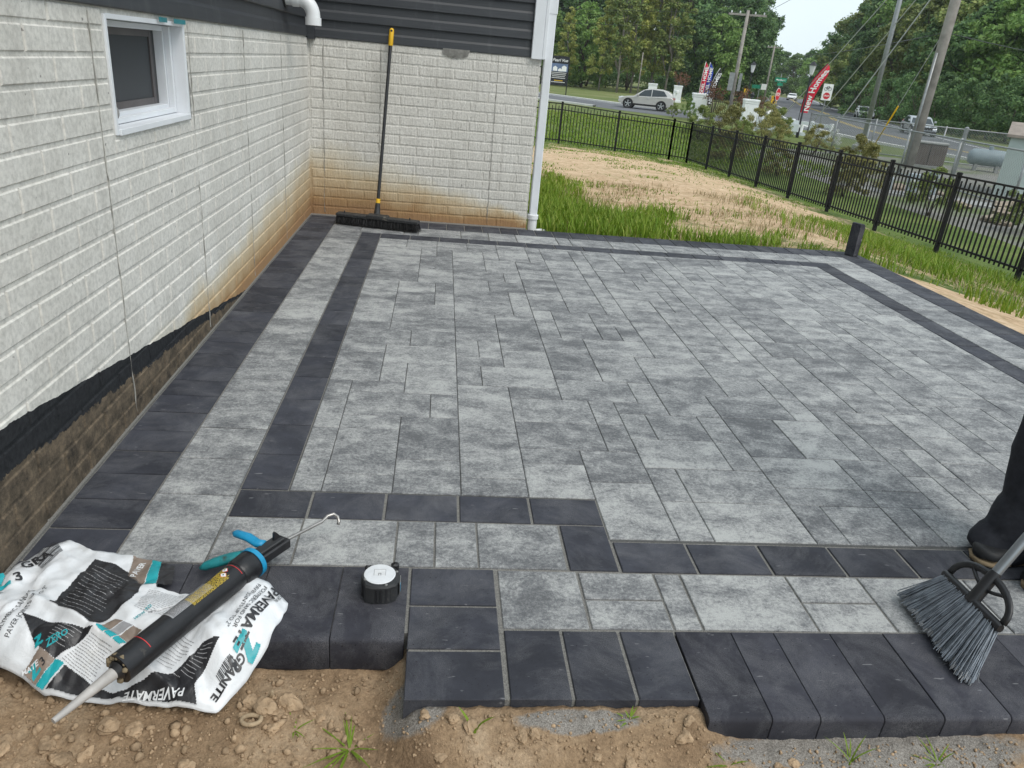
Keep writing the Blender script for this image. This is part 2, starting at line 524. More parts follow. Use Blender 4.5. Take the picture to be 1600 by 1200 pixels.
# --- outdoors
M['fence_black'] = simple('black_powder_coat', (.009, .009, .010), .6, 0, .2, 10, 0, 40, .25)
M['galv'] = simple('galvanised_steel', (.27, .28, .28), .45, .6, .15, 8)
M['wire'] = simple('bright_steel_wire', (.50, .51, .50), .5, .2, .1, 3)
M['wood_pole'] = simple('weathered_pole_wood', (.30, .275, .25), .9, 0, .25, 3, .4, 20, .2, 'World')
M['asphalt'] = simple('asphalt', (.125, .128, .138), .9, 0, .2, .35, .1, 5, .3, 'World')
M['kerb'] = simple('pale_concrete_kerb', (.60, .59, .56), .9, 0, .12, 2, 0, 10, .3, 'World')
M['roadwhite'] = simple('white_road_paint', (.70, .70, .69), .8, 0, .1, 3, 0, 10, .3, 'World')
M['roadyellow'] = simple('yellow_road_paint', (.62, .44, .08), .8, 0, .1, 3, 0, 10, .3, 'World')
M['pillar'] = simple('white_painted_pillar', (.78, .79, .80), .6, 0, .05, 3, 0, 10, .4, 'World')
M['red_cloth'] = simple('red_flag_cloth', (.62, .012, .045), .75, 0, .15, 2)
M['blue_cloth'] = simple('blue_flag_cloth', (.015, .05, .35), .75, 0, .15, 2)
M['black_cloth'] = simple('black_flag_cloth', (.012, .012, .014), .75, 0, .2, 2)
M['sign_white'] = simple('white_sign_sheet', (.78, .78, .76), .5, 0, .05, 3)
M['sign_red'] = simple('red_sign_sheet', (.55, .015, .03), .5, 0, .05, 3)
M['sign_green'] = simple('green_sign_sheet', (.0, .20, .11), .5, 0, .05, 3)
M['sign_yellow'] = simple('yellow_sign_sheet', (.85, .50, .0), .5, 0, .05, 3)
M['sign_black'] = simple('black_sign_board', (.010, .011, .014), .4, 0, .2, 3)
M['sign_blue'] = simple('pale_blue_print', (.12, .17, .28), .5, 0, .2, 3)
M['lamp_glass'] = simple('frosted_lamp_glass', (.66, .67, .68), .3, 0, .05, 3)
M['champagne'] = simple('champagne_car_paint', (.60, .58, .55), .25, .35, .05, 3)
M['silver'] = simple('silver_car_paint', (.42, .44, .46), .28, .5, .05, 3)
M['whitecar'] = simple('white_car_paint', (.72, .72, .72), .25, 0, .05, 3)
M['carglass'] = simple('dark_car_glass', (.035, .045, .05), .08, 0, .1, 3)
M['tyre'] = simple('black_tyre', (.016, .016, .016), .85, 0, .2, 10)
M['alloy'] = simple('bright_alloy', (.55, .56, .57), .3, .8, .1, 10)
M['lampred'] = simple('red_tail_lamp', (.35, .01, .015), .25)
M['lampclear'] = simple('clear_head_lamp', (.62, .65, .68), .15)
M['box_brown'] = simple('brown_utility_box', (.13, .105, .095), .7, 0, .15, 3, 0, 10, .3, 'World')
M['pale_green'] = simple('pale_green_shed_paint', (.42, .48, .46), .7, 0, .08, 3, 0, 10, .3, 'World')
M['tank'] = simple('grey_tank_paint', (.22, .27, .29), .5, 0, .1, 3)
M['meter'] = simple('grey_meter_pedestal', (.30, .34, .37), .55, 0, .15, 4)
M['pale_roof'] = simple('weathered_roof', (.26, .22, .19), .9, 0, .2, 4)
def groundmat():
    mt, nt, b = new_mat('patchy_lawn_and_straw')
    v = coords(nt, 'World')
    sep = nt.nodes.new('ShaderNodeSeparateXYZ'); nt.links.new(v, sep.inputs[0])
    x, y = sep.outputs[0], sep.outputs[1]
    green = ramp(nt, noise(nt, v, 1.1, 6, .7), [(.3, (.060, .098, .022)), (.5, (.105, .150, .038)), (.72, (.17, .20, .065))])
    far = ramp(nt, noise(nt, v, .12, 6, .65), [(.3, (.085, .12, .035)), (.5, (.15, .175, .06)), (.72, (.24, .215, .11))])
    green = mixc(nt, ramp(nt, mathn(nt, 'DIVIDE', y, 100), [(.30, 0), (.55, 1)]), green, far)
    straw = ramp(nt, noise(nt, v, 7, 8, .8), [(.32, (.30, .20, .115)), (.48, (.53, .375, .235)), (.66, (.72, .55, .385))])
    straw = mixc(nt, ramp(nt, noise(nt, v, 1.7, 6, .75), [(.52, 0), (.64, .45)]), straw, (.24, .22, .09))
    a = mathn(nt, 'POWER', mathn(nt, 'DIVIDE', mathn(nt, 'SUBTRACT', x, mathn(nt, 'ADD', 2.4, mathn(nt, 'MULTIPLY', y, .105))), 3.6), 2)
    q = mathn(nt, 'POWER', mathn(nt, 'DIVIDE', mathn(nt, 'SUBTRACT', y, 14.0), 8.5), 2)
    s = mathn(nt, 'SUBTRACT', 1.05, mathn(nt, 'ADD', a, q))
    # bare strip along the outer edge of the paving
    e = mathn(nt, 'SUBTRACT', 1.0, mathn(nt, 'POWER', mathn(nt, 'DIVIDE', mathn(nt, 'SUBTRACT', x, 3.95), 1.0), 2))
    e = mathn(nt, 'MULTIPLY', e, mathn(nt, 'LESS_THAN', y, 5.6))
    s = mathn(nt, 'MAXIMUM', s, e)
    n = mathn(nt, 'ADD', mathn(nt, 'MULTIPLY', noise(nt, v, 1.1, 8, .8), 1.05), mathn(nt, 'MULTIPLY', noise(nt, v, 12, 4, .7), .35))
    fac = ramp(nt, mathn(nt, 'ADD', mathn(nt, 'MULTIPLY', s, .42), n), [(.68, 0), (.84, 1)])
    inside = mathn(nt, 'MULTIPLY', mathn(nt, 'LESS_THAN', y, 23.3), mathn(nt, 'LESS_THAN', x, 7.9))
    fac = mathn(nt, 'MULTIPLY', fac, inside)
    c = mixc(nt, fac, green, straw)
    # bare planting bed and gravel yard outside the fence on the right
    bed = mathn(nt, 'MULTIPLY', mathn(nt, 'GREATER_THAN', x, 11.5), mathn(nt, 'LESS_THAN', y, 34))
    c = mixc(nt, mathn(nt, 'MULTIPLY', bed, ramp(nt, noise(nt, v, .35, 4, .6), [(.38, .15), (.55, .9)])), c,
             ramp(nt, noise(nt, v, 12, 3, .6), [(.3, (.16, .15, .15)), (.7, (.30, .28, .27))]))
    setc(nt, b, c); b.inputs['Roughness'].default_value = .95; b.inputs['Specular IOR Level'].default_value = .15
    bump(nt, b, noise(nt, v, 16, 6, .75), .8, .03)
    return mt
M['ground'] = groundmat()
def leafmat(name, cols, trans=.25, rnd=.25):
    mt, nt, b = new_mat(name)
    g = nt.nodes.new('ShaderNodeNewGeometry'); oi = nt.nodes.new('ShaderNodeObjectInfo')
    c = ramp(nt, g.outputs['Random Per Island'], [(0, cols[0]), (.5, cols[1]), (1, cols[2])])
    c = mixc(nt, 1.0, c, ramp(nt, oi.outputs['Random'], [(0, 1 - rnd), (1, 1 + rnd)]), 'MULTIPLY')
    setc(nt, b, c); b.inputs['Roughness'].default_value = .6; b.inputs['Specular IOR Level'].default_value = .3
    tr = nt.nodes.new('ShaderNodeBsdfTranslucent'); nt.links.new(c, tr.inputs['Color'])
    mx = nt.nodes.new('ShaderNodeMixShader'); mx.inputs[0].default_value = trans
    out = [n for n in nt.nodes if n.type == 'OUTPUT_MATERIAL'][0]
    nt.links.new(b.outputs[0], mx.inputs[1]); nt.links.new(tr.outputs[0], mx.inputs[2]); nt.links.new(mx.outputs[0], out.inputs[0])
    return mt
M['leaf_dark'] = leafmat('dark_green_leaves', [(.060, .125, .046), (.11, .20, .068), (.19, .29, .10)])
M['leaf_mid'] = leafmat('mid_green_leaves', [(.105, .195, .045), (.17, .28, .068), (.26, .36, .105)])
M['leaf_olive'] = leafmat('olive_spring_leaves', [(.20, .24, .055), (.30, .33, .085), (.42, .41, .13)])
M['leaf_brown'] = leafmat('brownish_budding_leaves', [(.12, .18, .05), (.20, .255, .07), (.30, .32, .105)])
M['leaf_red'] = leafmat('rust_red_leaves', [(.13, .055, .035), (.20, .085, .05), (.24, .13, .075)])
M['leaf_shrub'] = leafmat('olive_shrub_leaves', [(.15, .16, .045), (.24, .23, .075), (.34, .30, .12)])
M['flower_white'] = leafmat('white_blossom', [(.45, .47, .42), (.70, .71, .68), (.78, .78, .76)], .15, .05)
M['grass'] = leafmat('tall_grass_blades', [(.095, .18, .010), (.165, .27, .020), (.30, .35, .065)], .3, .1)
M['grass_dry'] = leafmat('dry_straw_blades', [(.30, .23, .12), (.40, .31, .18), (.46, .38, .24)], .2, .1)
M['bark'] = simple('grey_brown_bark', (.115, .095, .078), .95, 0, .3, 3, .4, 10, .2)
M['bark_pale'] = simple('pale_bark', (.21, .19, .165), .95, 0, .3, 3, .4, 10, .2)
# --- clothing
M['denim'] = simple('black_work_trousers', (.030, .031, .038), .85, 0, .3, 30, .35, 160, .25, 'Object', ((.06, .062, .068), 7, .66))
M['gun_black'] = simple('scuffed_black_barrel', (.012, .012, .014), .38, 0, .3, 20, .2, 60, .5, 'Object', ((.16, .14, .11), 14, .63))
M['shirt'] = simple('dark_grey_shirt', (.05, .055, .06), .9, 0, .2, 20, .2, 120)
M['skin'] = simple('skin', (.46, .28, .20), .55, 0, .08, 20)
M['hair'] = simple('dark_hair', (.02, .015, .012), .7, 0, .3, 60)
M['shoe'] = simple('black_work_shoe', (.020, .020, .021), .6, 0, .25, 30, .2, 100)
M['sole'] = simple('tan_gum_sole', (.27, .20, .12), .8, 0, .15, 20)

# ================================================================== GROUND
def zg(x, y):
    x = np.asarray(x, float); y = np.asarray(y, float)
    d = np.hypot(np.maximum(0, x - 3.4) / 4.35, np.maximum(0, y - 5.75) / 17.6)
    z = -.045 - .92 * np.where(d < 1, d, 1 + .7 * (d - 1))
    z = np.maximum(z, -1.32)
    n = fbm(x * .9, y * .9, 3, 3) * .035 + fbm(x * 4.2, y * 4.2, 8, 2) * .014
    near = (1 - sst(24, 40, y)) * (1 - sst(9.5, 14, x)) * sst(3.2, 4.2, np.maximum(x, y - 2.4))
    z = z + n * near
    under = (x < 3.30) & (y < 5.66)
    z = np.where(under, -.20, z)
    z = np.where((y < 1.6) & (x < 4.2), np.minimum(z, -.42 + 0 * z), z)
    return z

def graded(a, b, fa, fb, step, grow=1.25):
    c = list(np.arange(fa, fb + 1e-6, step))
    s = step; p = fb
    while p < b:
        s *= grow; p += s; c.append(min(p, b))
    s = step; p = fa; pre = []
    while p > a:
        s *= grow; p -= s; pre.append(max(p, a))
    return np.array(pre[::-1] + c)

def grid_mesh(name, xs, ys, zf, smooth=True):
    X, Y = np.meshgrid(xs, ys)
    Z = zf(X, Y)
    V = np.stack([X, Y, Z], -1).reshape(-1, 3)
    nx, ny = len(xs), len(ys)
    i = np.arange(nx - 1)[None, :] + np.arange(ny - 1)[:, None] * nx
    F = np.stack([i, i + 1, i + 1 + nx, i + nx], -1).reshape(-1, 4)
    return mesh_np(name, V, F, smooth)

g = link('ground', grid_mesh('ground', graded(-900, 1400, -2, 9, .11), graded(-60, 1800, -1, 25, .11), zg), M['ground'])
tag(g, kind='structure')

def zdirt(x, y):
    x = np.asarray(x, float); y = np.asarray(y, float)
    left = 1 - sst(-.09, .03, x + fbm(y * 9, x * 9, 2, 2) * .02)
    right = sst(.56, .66, x)
    mid = 1 - left - right
    zl = -.118 + .022 * sst(1.02, 1.2, y)
    zm = -.021 - .075 * sst(0.02, .16, 1.10 - y)
    zr = -.054 - .03 * sst(0.0, .12, 1.02 - y)
    z = left * zl + mid * zm + right * zr
    z = z - .05 * sst(0, .5, .98 - y)
    z = z + fbm(x * 7, y * 7, 21, 4) * .013 + np.abs(fbm(x * 26, y * 26, 31, 3)) * .011 + fbm(x * 70, y * 70, 41, 2) * .0028
    z = np.where((y > 1.11) & (x > -.02) & (x < .60), np.minimum(z, -.075), z)
    return z
d = link('soil_bank', grid_mesh('soil_bank', graded(-2.4, 4.0, -.95, 1.75, .0085, 1.12), graded(-1.2, 1.45, .93, 1.30, .0085, 1.12), zdirt), M['soil'])
tag(d, kind='structure')

# ------------------------------------------------------------------ loose clods
def clod_mesh(seed, n=2):
    import bmesh
    bm = bmesh.new(); bmesh.ops.create_icosphere(bm, subdivisions=n, radius=1)
    r = random.Random(seed); ox = r.uniform(0, 50)
    for v in bm.verts:
        p = v.co.copy()
        k = 1 + .42 * float(fbm(p.x * 1.3 + ox, p.y * 1.3 + p.z * .9, seed, 2)) + .25 * float(fbm(p.z * 2.9 + ox, p.x * 2.9 - p.y, seed + 5, 2))
        k += .16 * float(fbm(p.x * 6 + ox, p.y * 6 + p.z * 5, seed + 9, 2)) - .10 * abs(float(fbm(p.z * 9 + ox, p.x * 9, seed + 3, 1)))
        v.co = p * k; v.co.z *= .72
    me = bpy.data.meshes.new('soil_clod'); bm.to_mesh(me); bm.free()
    return me
protos = [clod_mesh(s, 3) for s in range(6)]
for p in protos: p.materials.append(M['clod'])
spots = []
big = [(-.30, 1.165, .022), (-.335, 1.185, .017), (-.255, 1.18, .019), (-.215, 1.165, .013), (-.28, 1.12, .014), (-.60, 1.135, .022),
       (-.545, 1.125, .019), (-.78, 1.10, .022), (-.82, 1.13, .022), (-.70, 1.10, .018), (-.86, 1.09, .019), (-.66, 1.07, .017), (-.74, 1.055, .015),
       (-.90, 1.17, .020), (-.62, 1.08, .012), (-.345, 1.15, .011), (-.19, 1.15, .010), (.075, 1.075, .013), (.11, 1.065, .012), (.02, 1.09, .010),
       (.21, 1.045, .012), (.235, 1.048, .011), (.315, .985, .015), (.42, 1.0, .014), (.05, 1.02, .011), (.535, 1.04, .015), (.55, 1.07, .012),
       (.355, 1.01, .009), (.19, .99, .010), (-.05, 1.01, .012), (-.43, 1.05, .013), (-.50, 1.03, .011), (-.38, 1.03, .009), (.72, .985, .017), (.755, 1.0, .011), (.48, .97, .010)]
for i, (x, y, r) in enumerate(big):
    o = link('soil_clod', protos[i % 6], None, None, (x, y, float(zdirt(x, y)) + r * .16), (random.uniform(-.4, .4), random.uniform(-.4, .4), random.uniform(0, 6)))
    o.scale = (r * random.uniform(.95, 1.35), r, r * random.uniform(.8, 1.05))
    where = ('among the clods under the left coping stones' if x < -.15 else 'on the soil below the three front pavers' if x < .62 else 'on the grey screenings under the right coping')
    tag(o, 'small lumpy brown clod ' + where, 'clod', 'brown clods lying ' + where)
# crumbs: uncountable
def crumbs(n, name):
    base = clod_mesh(77, 1); nv = len(base.vertices)
    co = np.zeros(nv * 3, np.float32); base.vertices.foreach_get('co', co); co = co.reshape(-1, 3)
    fi = np.array([list(p.vertices) for p in base.polygons])
    V = []; F = []
    for i in range(n):
        x = rng.uniform(-.95, 1.6); y = rng.uniform(.90, 1.26)
        if x > -.03 and y > 1.09: continue
        if x > .58 and y > 1.04: continue
        if x < -.1 and rng.random() < .20: r = rng.uniform(.003, .011)
        else: r = rng.uniform(.0012, .0042)
        a = rng.uniform(0, 6.28); c, s = math.cos(a), math.sin(a)
        p = co * (1 + rng.normal(size=(nv, 1)) * .16) * r * rng.uniform(.6, 1.4, 3)
        p = np.stack([p[:, 0] * c - p[:, 1] * s, p[:, 0] * s + p[:, 1] * c, p[:, 2]], -1) + [x, y, 0]
        p[:, 2] += float(zdirt(x, y)) + r * .3
        V.append(p); F.append(fi + nv * len(F))
    return link(name, mesh_np(name, np.concatenate(V), np.concatenate(F)), M['clod'])
tag(crumbs(5200, 'soil_crumbs'), 'fine brown soil crumbs and grit scattered over the bank', 'soil', kind='stuff')

# ================================================================== PATIO
patio_b = MB()
patio_b.box(-.949, 3.36, 1.30, 5.71, -.16, -.0045)
patio_b.box(-.02, .585, 1.112, 1.299, -.16, -.0045)
patio = patio_b.build('patio', M['sand'])
tag(patio, kind='structure')
jb = MB(); jb.box(-.386, 2.766, 1.868, 5.108, -.010, -.0038); jb.box(.51, 2.766, 1.660, 1.867, -.010, -.0038); jb.box(-.735, -.523, 1.53, 5.24, -.010, -.0038); jb.box(2.903, 3.156, 1.53, 5.24, -.010, -.0038)
tag(jb.build('joint_bed', M['joint'], patio), kind='stuff')
_pm = {}
def paver(name, x0, x1, y0, y1, mat, gap=.0025, th=.055):
    w = round(x1 - x0 - 2 * gap, 4); h = round(y1 - y0 - 2 * gap, 4)
    key = (w, h, mat.name, th)
    if key not in _pm:
        c = .0020; a, b2 = w / 2, h / 2
        V = [(sx * a, sy * b2, -th) for sx, sy in ((-1, -1), (1, -1), (1, 1), (-1, 1))]
        V += [(sx * a, sy * b2, -c) for sx, sy in ((-1, -1), (1, -1), (1, 1), (-1, 1))]
        V += [(sx * (a - c), sy * (b2 - c), 0) for sx, sy in ((-1, -1), (1, -1), (1, 1), (-1, 1))]
        F = [(8, 9, 10, 11)] + [(r * 4 + k, r * 4 + (k + 1) % 4, r * 4 + 4 + (k + 1) % 4, r * 4 + 4 + k) for r in (0, 1) for k in range(4)]
        me = bpy.data.meshes.new(name); me.from_pydata(V, [], F); me.update(); me.materials.append(mat)
        _pm[key] = me
    o = link(name, _pm[key], None, patio, ((x0 + x1) / 2, (y0 + y1) / 2, random.uniform(-.0008, .0008)))
    o.rotation_euler = (random.uniform(-.002, .002), random.uniform(-.002, .002), random.uniform(-.003, .003))
    return o
U = .1005
def run(name, a0, a1, b0, b1, lens, mat, along='x', gap=.0025):
    """lay pavers one after another from a0 to a1"""
    p = a0; i = 0
    while p < a1 - .02:
        L = lens[i % len(lens)]; q = p + L
        if q > a1 - .035: q = a1
        if along == 'x': paver(name, p, q, b0, b1, mat, gap)
        else: paver(name, b0, b1, p, q, mat, gap)
        p = q; i += 1
DK, LT = M['dark'], M['light']
# outer charcoal soldier course: left, back, right
run('border_paver', 1.527, 5.71, -.938, -.737, [.1345], DK, 'y', .003)
run('border_paver', -.737, 3.36, 5.49, 5.71, [.1345], DK, 'x', .003)
run('border_paver', 1.312, 5.49, 3.158, 3.36, [.1345], DK, 'y', .003)
# second charcoal line
run('border_paver', 1.868, 5.245, -.521, -.386, [.2035], DK, 'y', .003)
run('border_paver', -.386, 2.90, 5.11, 5.245, [.2035], DK, 'x', .003)
run('border_paver', 1.658, 5.11, 2.766, 2.90, [.2035], DK, 'y', .003)
run('border_paver', -.521, .508, 1.730, 1.867, [.2058], DK, 'x', .0042)
paver('border_paver', .374, .508, 1.525, 1.729, DK, .004)
run('border_paver', .510, 2.90, 1.522, 1.656, [.2058], DK, 'x', .0042)
# mid charcoal pavers beside the left steps and in front
for k in range(3): paver('border_paver', -.027, .183, 1.105 + .1405 * k, 1.105 + .1405 * (k + 1), DK, .004)
for k in range(3): paver('border_paver', .187 + .1333 * k, .187 + .1333 * (k + 1), 1.105, 1.311, DK, .004)
# light bands between the two charcoal lines
run('band_paver', 1.530, 5.245, -.736, -.522, [.302, .2015, .2015, .302, .101, .2015, .302, .2015], LT, 'y')
run('band_paver', -.735, 3.157, 5.247, 5.488, [.2015, .302, .101, .302, .2015], LT, 'x')
run('band_paver', 1.523, 5.245, 2.902, 3.157, [.302, .2015, .302, .101], LT, 'y')
run('band_paver', -.521, .372, 1.529, 1.729, [.2015, .250, .101, .112, .302], LT, 'x')
def split(x0, x1, y0, y1):
    ym = (y0 + y1) / 2
    paver('band_paver', x0, x1, y0, ym, LT); paver('band_paver', x0, x1, ym, y1, LT)
paver('band_paver', .188, .392, 1.313, 1.524, LT)
split(.394, .590, 1.313, 1.520)
paver('band_paver', .591, .66, 1.313, 1.520, LT)
paver('band_paver', .661, .945, 1.313, 1.520, LT)
split(.946, 1.145, 1.313, 1.520)
run('band_paver', 1.146, 3.157, 1.313, 1.520, [.302, .2015, .101, .302], LT, 'x')
# field: ashlar of 100 mm modules
X0, Y0 = -.397, 1.8685
NX, NY = 32, 33
occ = np.zeros((NX, NY + 2), bool)          # j index offset by 2
lim_hi = 5.108
def put(i, j, w, h):
    occ[i:i + w, j + 2:j + 2 + h] = True
    x0 = max(X0 + i * U, -.384); x1 = min(X0 + (i + w) * U, 2.764)
    y0 = max(Y0 + j * U, 1.660); y1 = min(Y0 + (j + h) * U, lim_hi)
    if x1 - x0 < .02 or y1 - y0 < .02: return
    paver('field_paver', x0, x1, y0, y1, LT, .0013)
occ[0:9, 0:2] = True
for s in [(0, 0, 1, 2), (1, 0, 2, 1), (3, 0, 2, 2), (5, 0, 2, 1), (7, 0, 2, 2), (5, 1, 2, 3), (1, 1, 2, 3), (7, 3, 3, 2), (7, 2, 2, 1),
          (9, -2, 2, 3), (12, -2, 3, 2), (11, -2, 1, 2), (15, -2, 1, 2), (16, -2, 2, 2), (18, -2, 1, 2), (19, -2, 3, 2), (0, 2, 1, 2), (3, 2, 2, 3), (12, 0, 3, 2), (15, 0, 3, 1),
          (22, -2, 2, 3), (24, -2, 2, 1), (26, -2, 3, 2)]:
    put(*s)
shapes = [((2, 3), 2.2), ((3, 2), 5), ((2, 2), 4.5), ((2, 1), 3.2), ((1, 2), 1.2)]
rp = random.Random(5)
for j in range(-2, NY):
    for i in range(NX):
        if occ[i, j + 2]: continue
        opts = []
        for (w, h), wt in shapes:
            if i + w <= NX and j + h <= NY and not occ[i:i + w, j + 2:j + 2 + h].any():
                opts.append(((w, h), wt))
        if not opts: put(i, j, 1, 1); continue
        (w, h) = rp.choices([o[0] for o in opts], [o[1] for o in opts])[0]
        put(i, j, w, h)
# bullnose coping stones
_cm = {}
def coping(x0, x1, y0, y1, th, parent=patio, name='coping_stone'):
    r = .0115; w = x1 - x0 - .0016
    prof = [(y1 - .0015, -th), (y1 - .0015, -.002), (y1 - .004, 0)]
    for k in range(6):
        a = math.pi / 2 * k / 5
        prof.append((y0 + r - r * math.sin(a), -r + r * math.cos(a)))
    prof += [(y0 + .001, -th + .01), (y0 + .006, -th)]
    yc = (y0 + y1) / 2
    b = MB(); b.prism([(a - yc, c) for a, c in prof], -w / 2, w / 2, None, 'x')
    o = b.build(name, M['coping'], parent, auto=35, loc=((x0 + x1) / 2, yc, random.uniform(-.001, .001)))
    bv = o.modifiers.new('bevel', 'BEVEL'); bv.width = .0012; bv.segments = 1; bv.limit_method = 'ANGLE'; bv.angle_limit = R(60)
    return o
for a, c in ((-.19, -.030), (-.365, -.19), (-.545, -.365), (-.73, -.545), (-.94, -.73)):
    coping(a, c, 1.272, 1.526, .092)
xs = [.588, .722, .826, .965, 1.099, 1.25, 1.386, 1.52, 1.66, 1.80, 1.95, 2.10, 2.24, 2.39, 2.53, 2.68, 2.82, 2.96, 3.10, 3.24, 3.36]
for a, c in zip(xs[:-1], xs[1:]):
    coping(a, c, 1.058, 1.311, .078)
# poured footing seen under the left coping
fb = MB(); fb.box(-.945, -.033, 1.308, 1.50, -.30, -.094); fb.build('step_footing', M['concrete'], patio)

# ================================================================== HOUSE
WX, WY = -.95, 5.76
house = empty('house', (WX, WY, 0), 'brick and charcoal siding house with cream painted foundation beside the patio', 'house')
OFF = Vector((-WX, -WY, 0))
def hp(b, name, mat, **kw):
    """build in world coordinates under the house"""
    par = kw.pop('parent', house)
    o = b.build(name, mat, par, **kw)
    if par is house: o.location = OFF
    return o
WIN = (2.385, 3.075, .878, 1.197)      # y0 y1 z0 z1
core = MB()
wx0 = WX - .0005
core.box(wx0 - .30, wx0, -2.5, WIN[0], -.3, 1.24)
core.box(wx0 - .30, wx0, WIN[1], WY + .3, -.3, 1.24)
core.box(wx0 - .30, wx0, WIN[0] - .001, WIN[1] + .001, -.3, WIN[2])
core.box(wx0 - .30, wx0, WIN[0] - .001, WIN[1] + .001, WIN[3], 1.24)
side_wall = hp(core, 'side_wall', M['brick_left'])
core = MB(); core.box(WX - .29, .681, WY + .0005, WY + .3, -.3, 1.24)
core.box(.38, .680, WY + .29, 12.5, -1.2, 1.24)
end_wall = hp(core, 'end_wall', M['brick_back'])
upper = MB()
upper.box(WX - .31, WX - .018, -2.5, WY + .32, 1.235, 3.6)
upper.box(WX - .30, .675, WY + .02, WY + .31, 1.236, 3.6)
upper.box(.40, .675, WY + .29, 12.5, 1.236, 3.6)
hp(upper, 'sheathing', M['siding'])
CO, JZ = .0687, 1.161
ztops = [JZ + CO] + [JZ - k * CO for k in range(18)]
bricks = []      # (axis, a0, a1, z0, z1)
seamL = [.62, 1.45, 2.285, 3.12, 3.945, 4.82]
seamB = [-.846, -.448, .377]
BL = .252
def courses(a_lo, a_hi, seams, axis, hole=None):
    for ci in range(len(ztops) - 1):
        z1, z0 = ztops[ci], ztops[ci + 1]
        off = (ci % 2) * BL / 2
        ed = list(np.arange(a_lo - BL + off, a_hi + BL, BL))
        ed = [e for e in ed if a_lo < e < a_hi and min([abs(e - s) for s in seams] + [9]) > .035] + [a_lo, a_hi] + [s for s in seams if a_lo < s < a_hi]
        ed.sort()
        for e0, e1 in zip(ed[:-1], ed[1:]):
            if e1 - e0 < .02: continue
            zz0, zz1 = z0, min(z1, 1.215)
            jv = .0030 if axis == 'y' else .0045
            s0 = .0014 if any(abs(e0 - s) < 1e-6 for s in seams) else jv
            s1 = .0014 if any(abs(e1 - s) < 1e-6 for s in seams) else jv
            pieces = [(e0 + s0, e1 - s1, zz0, zz1)]
            if hole:
                h0, h1, hz0, hz1 = hole
                if zz1 > hz0 and e1 > h0 and e0 < h1:
                    pieces = []
                    if e0 < h0 - .03: pieces.append((e0 + s0, h0 - .004, zz0, zz1))
                    if e1 > h1 + .03: pieces.append((h1 + .004, e1 - s1, zz0, zz1))
                    if zz0 < hz0 - .012: pieces.append((max(e0 + s0, h0 - .003), min(e1 - s1, h1 + .003), zz0, hz0 - .008))
            for p in pieces:
                if p[1] - p[0] > .012: bricks.append((axis,) + p)
courses(.3, WY - .004, seamL, 'y', (WIN[0] - .012, WIN[1] + .012, WIN[2] - .004, 9))
courses(WX + .012, .678, seamB, 'x')
def bscore(b):
    ax, a0, a1, z0, z1 = b
    c = (WX, (a0 + a1) / 2, (z0 + z1) / 2) if ax == 'y' else ((a0 + a1) / 2, WY, (z0 + z1) / 2)
    v = np.array(c) - CAM; dep = v @ np.array(RT[2])
    if dep < .3: return 0
    u = 800 + 1162.76 * (v @ np.array(RT[0])) / dep; w = 600 + 1162.76 * (v @ np.array(RT[1])) / dep
    if not (-40 < u < 1640 and -30 < w < 1230): return 0
    n = abs(v[0]) if ax == 'y' else abs(v[1])
    return (a1 - a0) * (z1 - z0) * n / dep ** 3
bricks.sort(key=bscore, reverse=True)
rest = {'y': MB(), 'x': MB()}
def brick_shape(mb, b, org=(0, 0, 0)):
    ax, a0, a1, z0, z1 = b
    jz = .0050; c = .0036; t = random.uniform(.0035, .005)
    z0 += jz; z1 -= jz
    V = []
    for dpt, ins in ((-.008, -.001), (t - .0035, 0.0), (t, c)):
        for a, z in ((a0 + ins, z0 + ins), (a1 - ins, z0 + ins), (a1 - ins, z1 - ins), (a0 + ins, z1 - ins)):
            if ax == 'y': p = (WX - .001 + dpt, a, z)
            else: p = (a, WY + .001 - dpt, z)
            V.append((p[0] - org[0], p[1] - org[1], p[2] - org[2]))
    F = [(8, 9, 10, 11)] + [(r * 4 + k, r * 4 + (k + 1) % 4, r * 4 + 4 + (k + 1) % 4, r * 4 + 4 + k) for r in (0, 1) for k in range(4)]
    mb.add(V, F)
for i, b in enumerate(bricks):
    ax = b[0]
    if i < 300:
        mb = MB()
        org = (WX, b[1], b[3]) if ax == 'y' else (b[1], WY, b[3])
        brick_shape(mb, b, org)
        o = mb.build('brick', M['brick_left'] if ax == 'y' else M['brick_back'], side_wall if ax == 'y' else end_wall)
        o.location = org
    else:
        brick_shape(rest[ax], b)
tag(rest['y'].build('brick_course', M['brick_left'], side_wall), kind='stuff')
tag(rest['x'].build('brick_course', M['brick_back'], end_wall), kind='stuff')
# end return of the back wall at the outside corner
b = MB(); 
for k in range(18): b.box(.6805, .687, WY + .004, WY + .26, ztops[k + 1] + .005, min(ztops[k], 1.215) - .005)
hp(b, 'corner_bricks', M['brick_back'])
# tar line crust / sand seam at wall foot
b = MB(); b.box(WX - .002, WX + .011, 1.2, 5.70, -.03, .0035); b.box(WX, .68, 5.705, WY, -.03, .002)
b.build('foot_joint', M['sand'], patio)
# ragged form seams left in the poured wall
rs9 = random.Random(12)
for sx_ in seamL:
    b = MB(); n9 = 40; b.tube([(WX + .004, sx_ + rs9.uniform(-.004, .004), .02 + 1.18 * k / n9) for k in range(n9 + 1) if not (WIN[0] < sx_ < WIN[1] and .02 + 1.18 * k / n9 > WIN[2] - .03)], [rs9.choice([.0004, .0009, .0014, .0024]) for k in range(n9 + 1)], 5)
    hp(b, 'form_seam', M['seam'])
for sx_ in seamB:
    b = MB(); n9 = 40; b.tube([(sx_ + rs9.uniform(-.004, .004), WY - .004, .02 + 1.18 * k / n9) for k in range(n9 + 1)], [rs9.choice([.0006, .0012, .002, .003]) for k in range(n9 + 1)], 5)
    hp(b, 'form_seam', M['seam'])
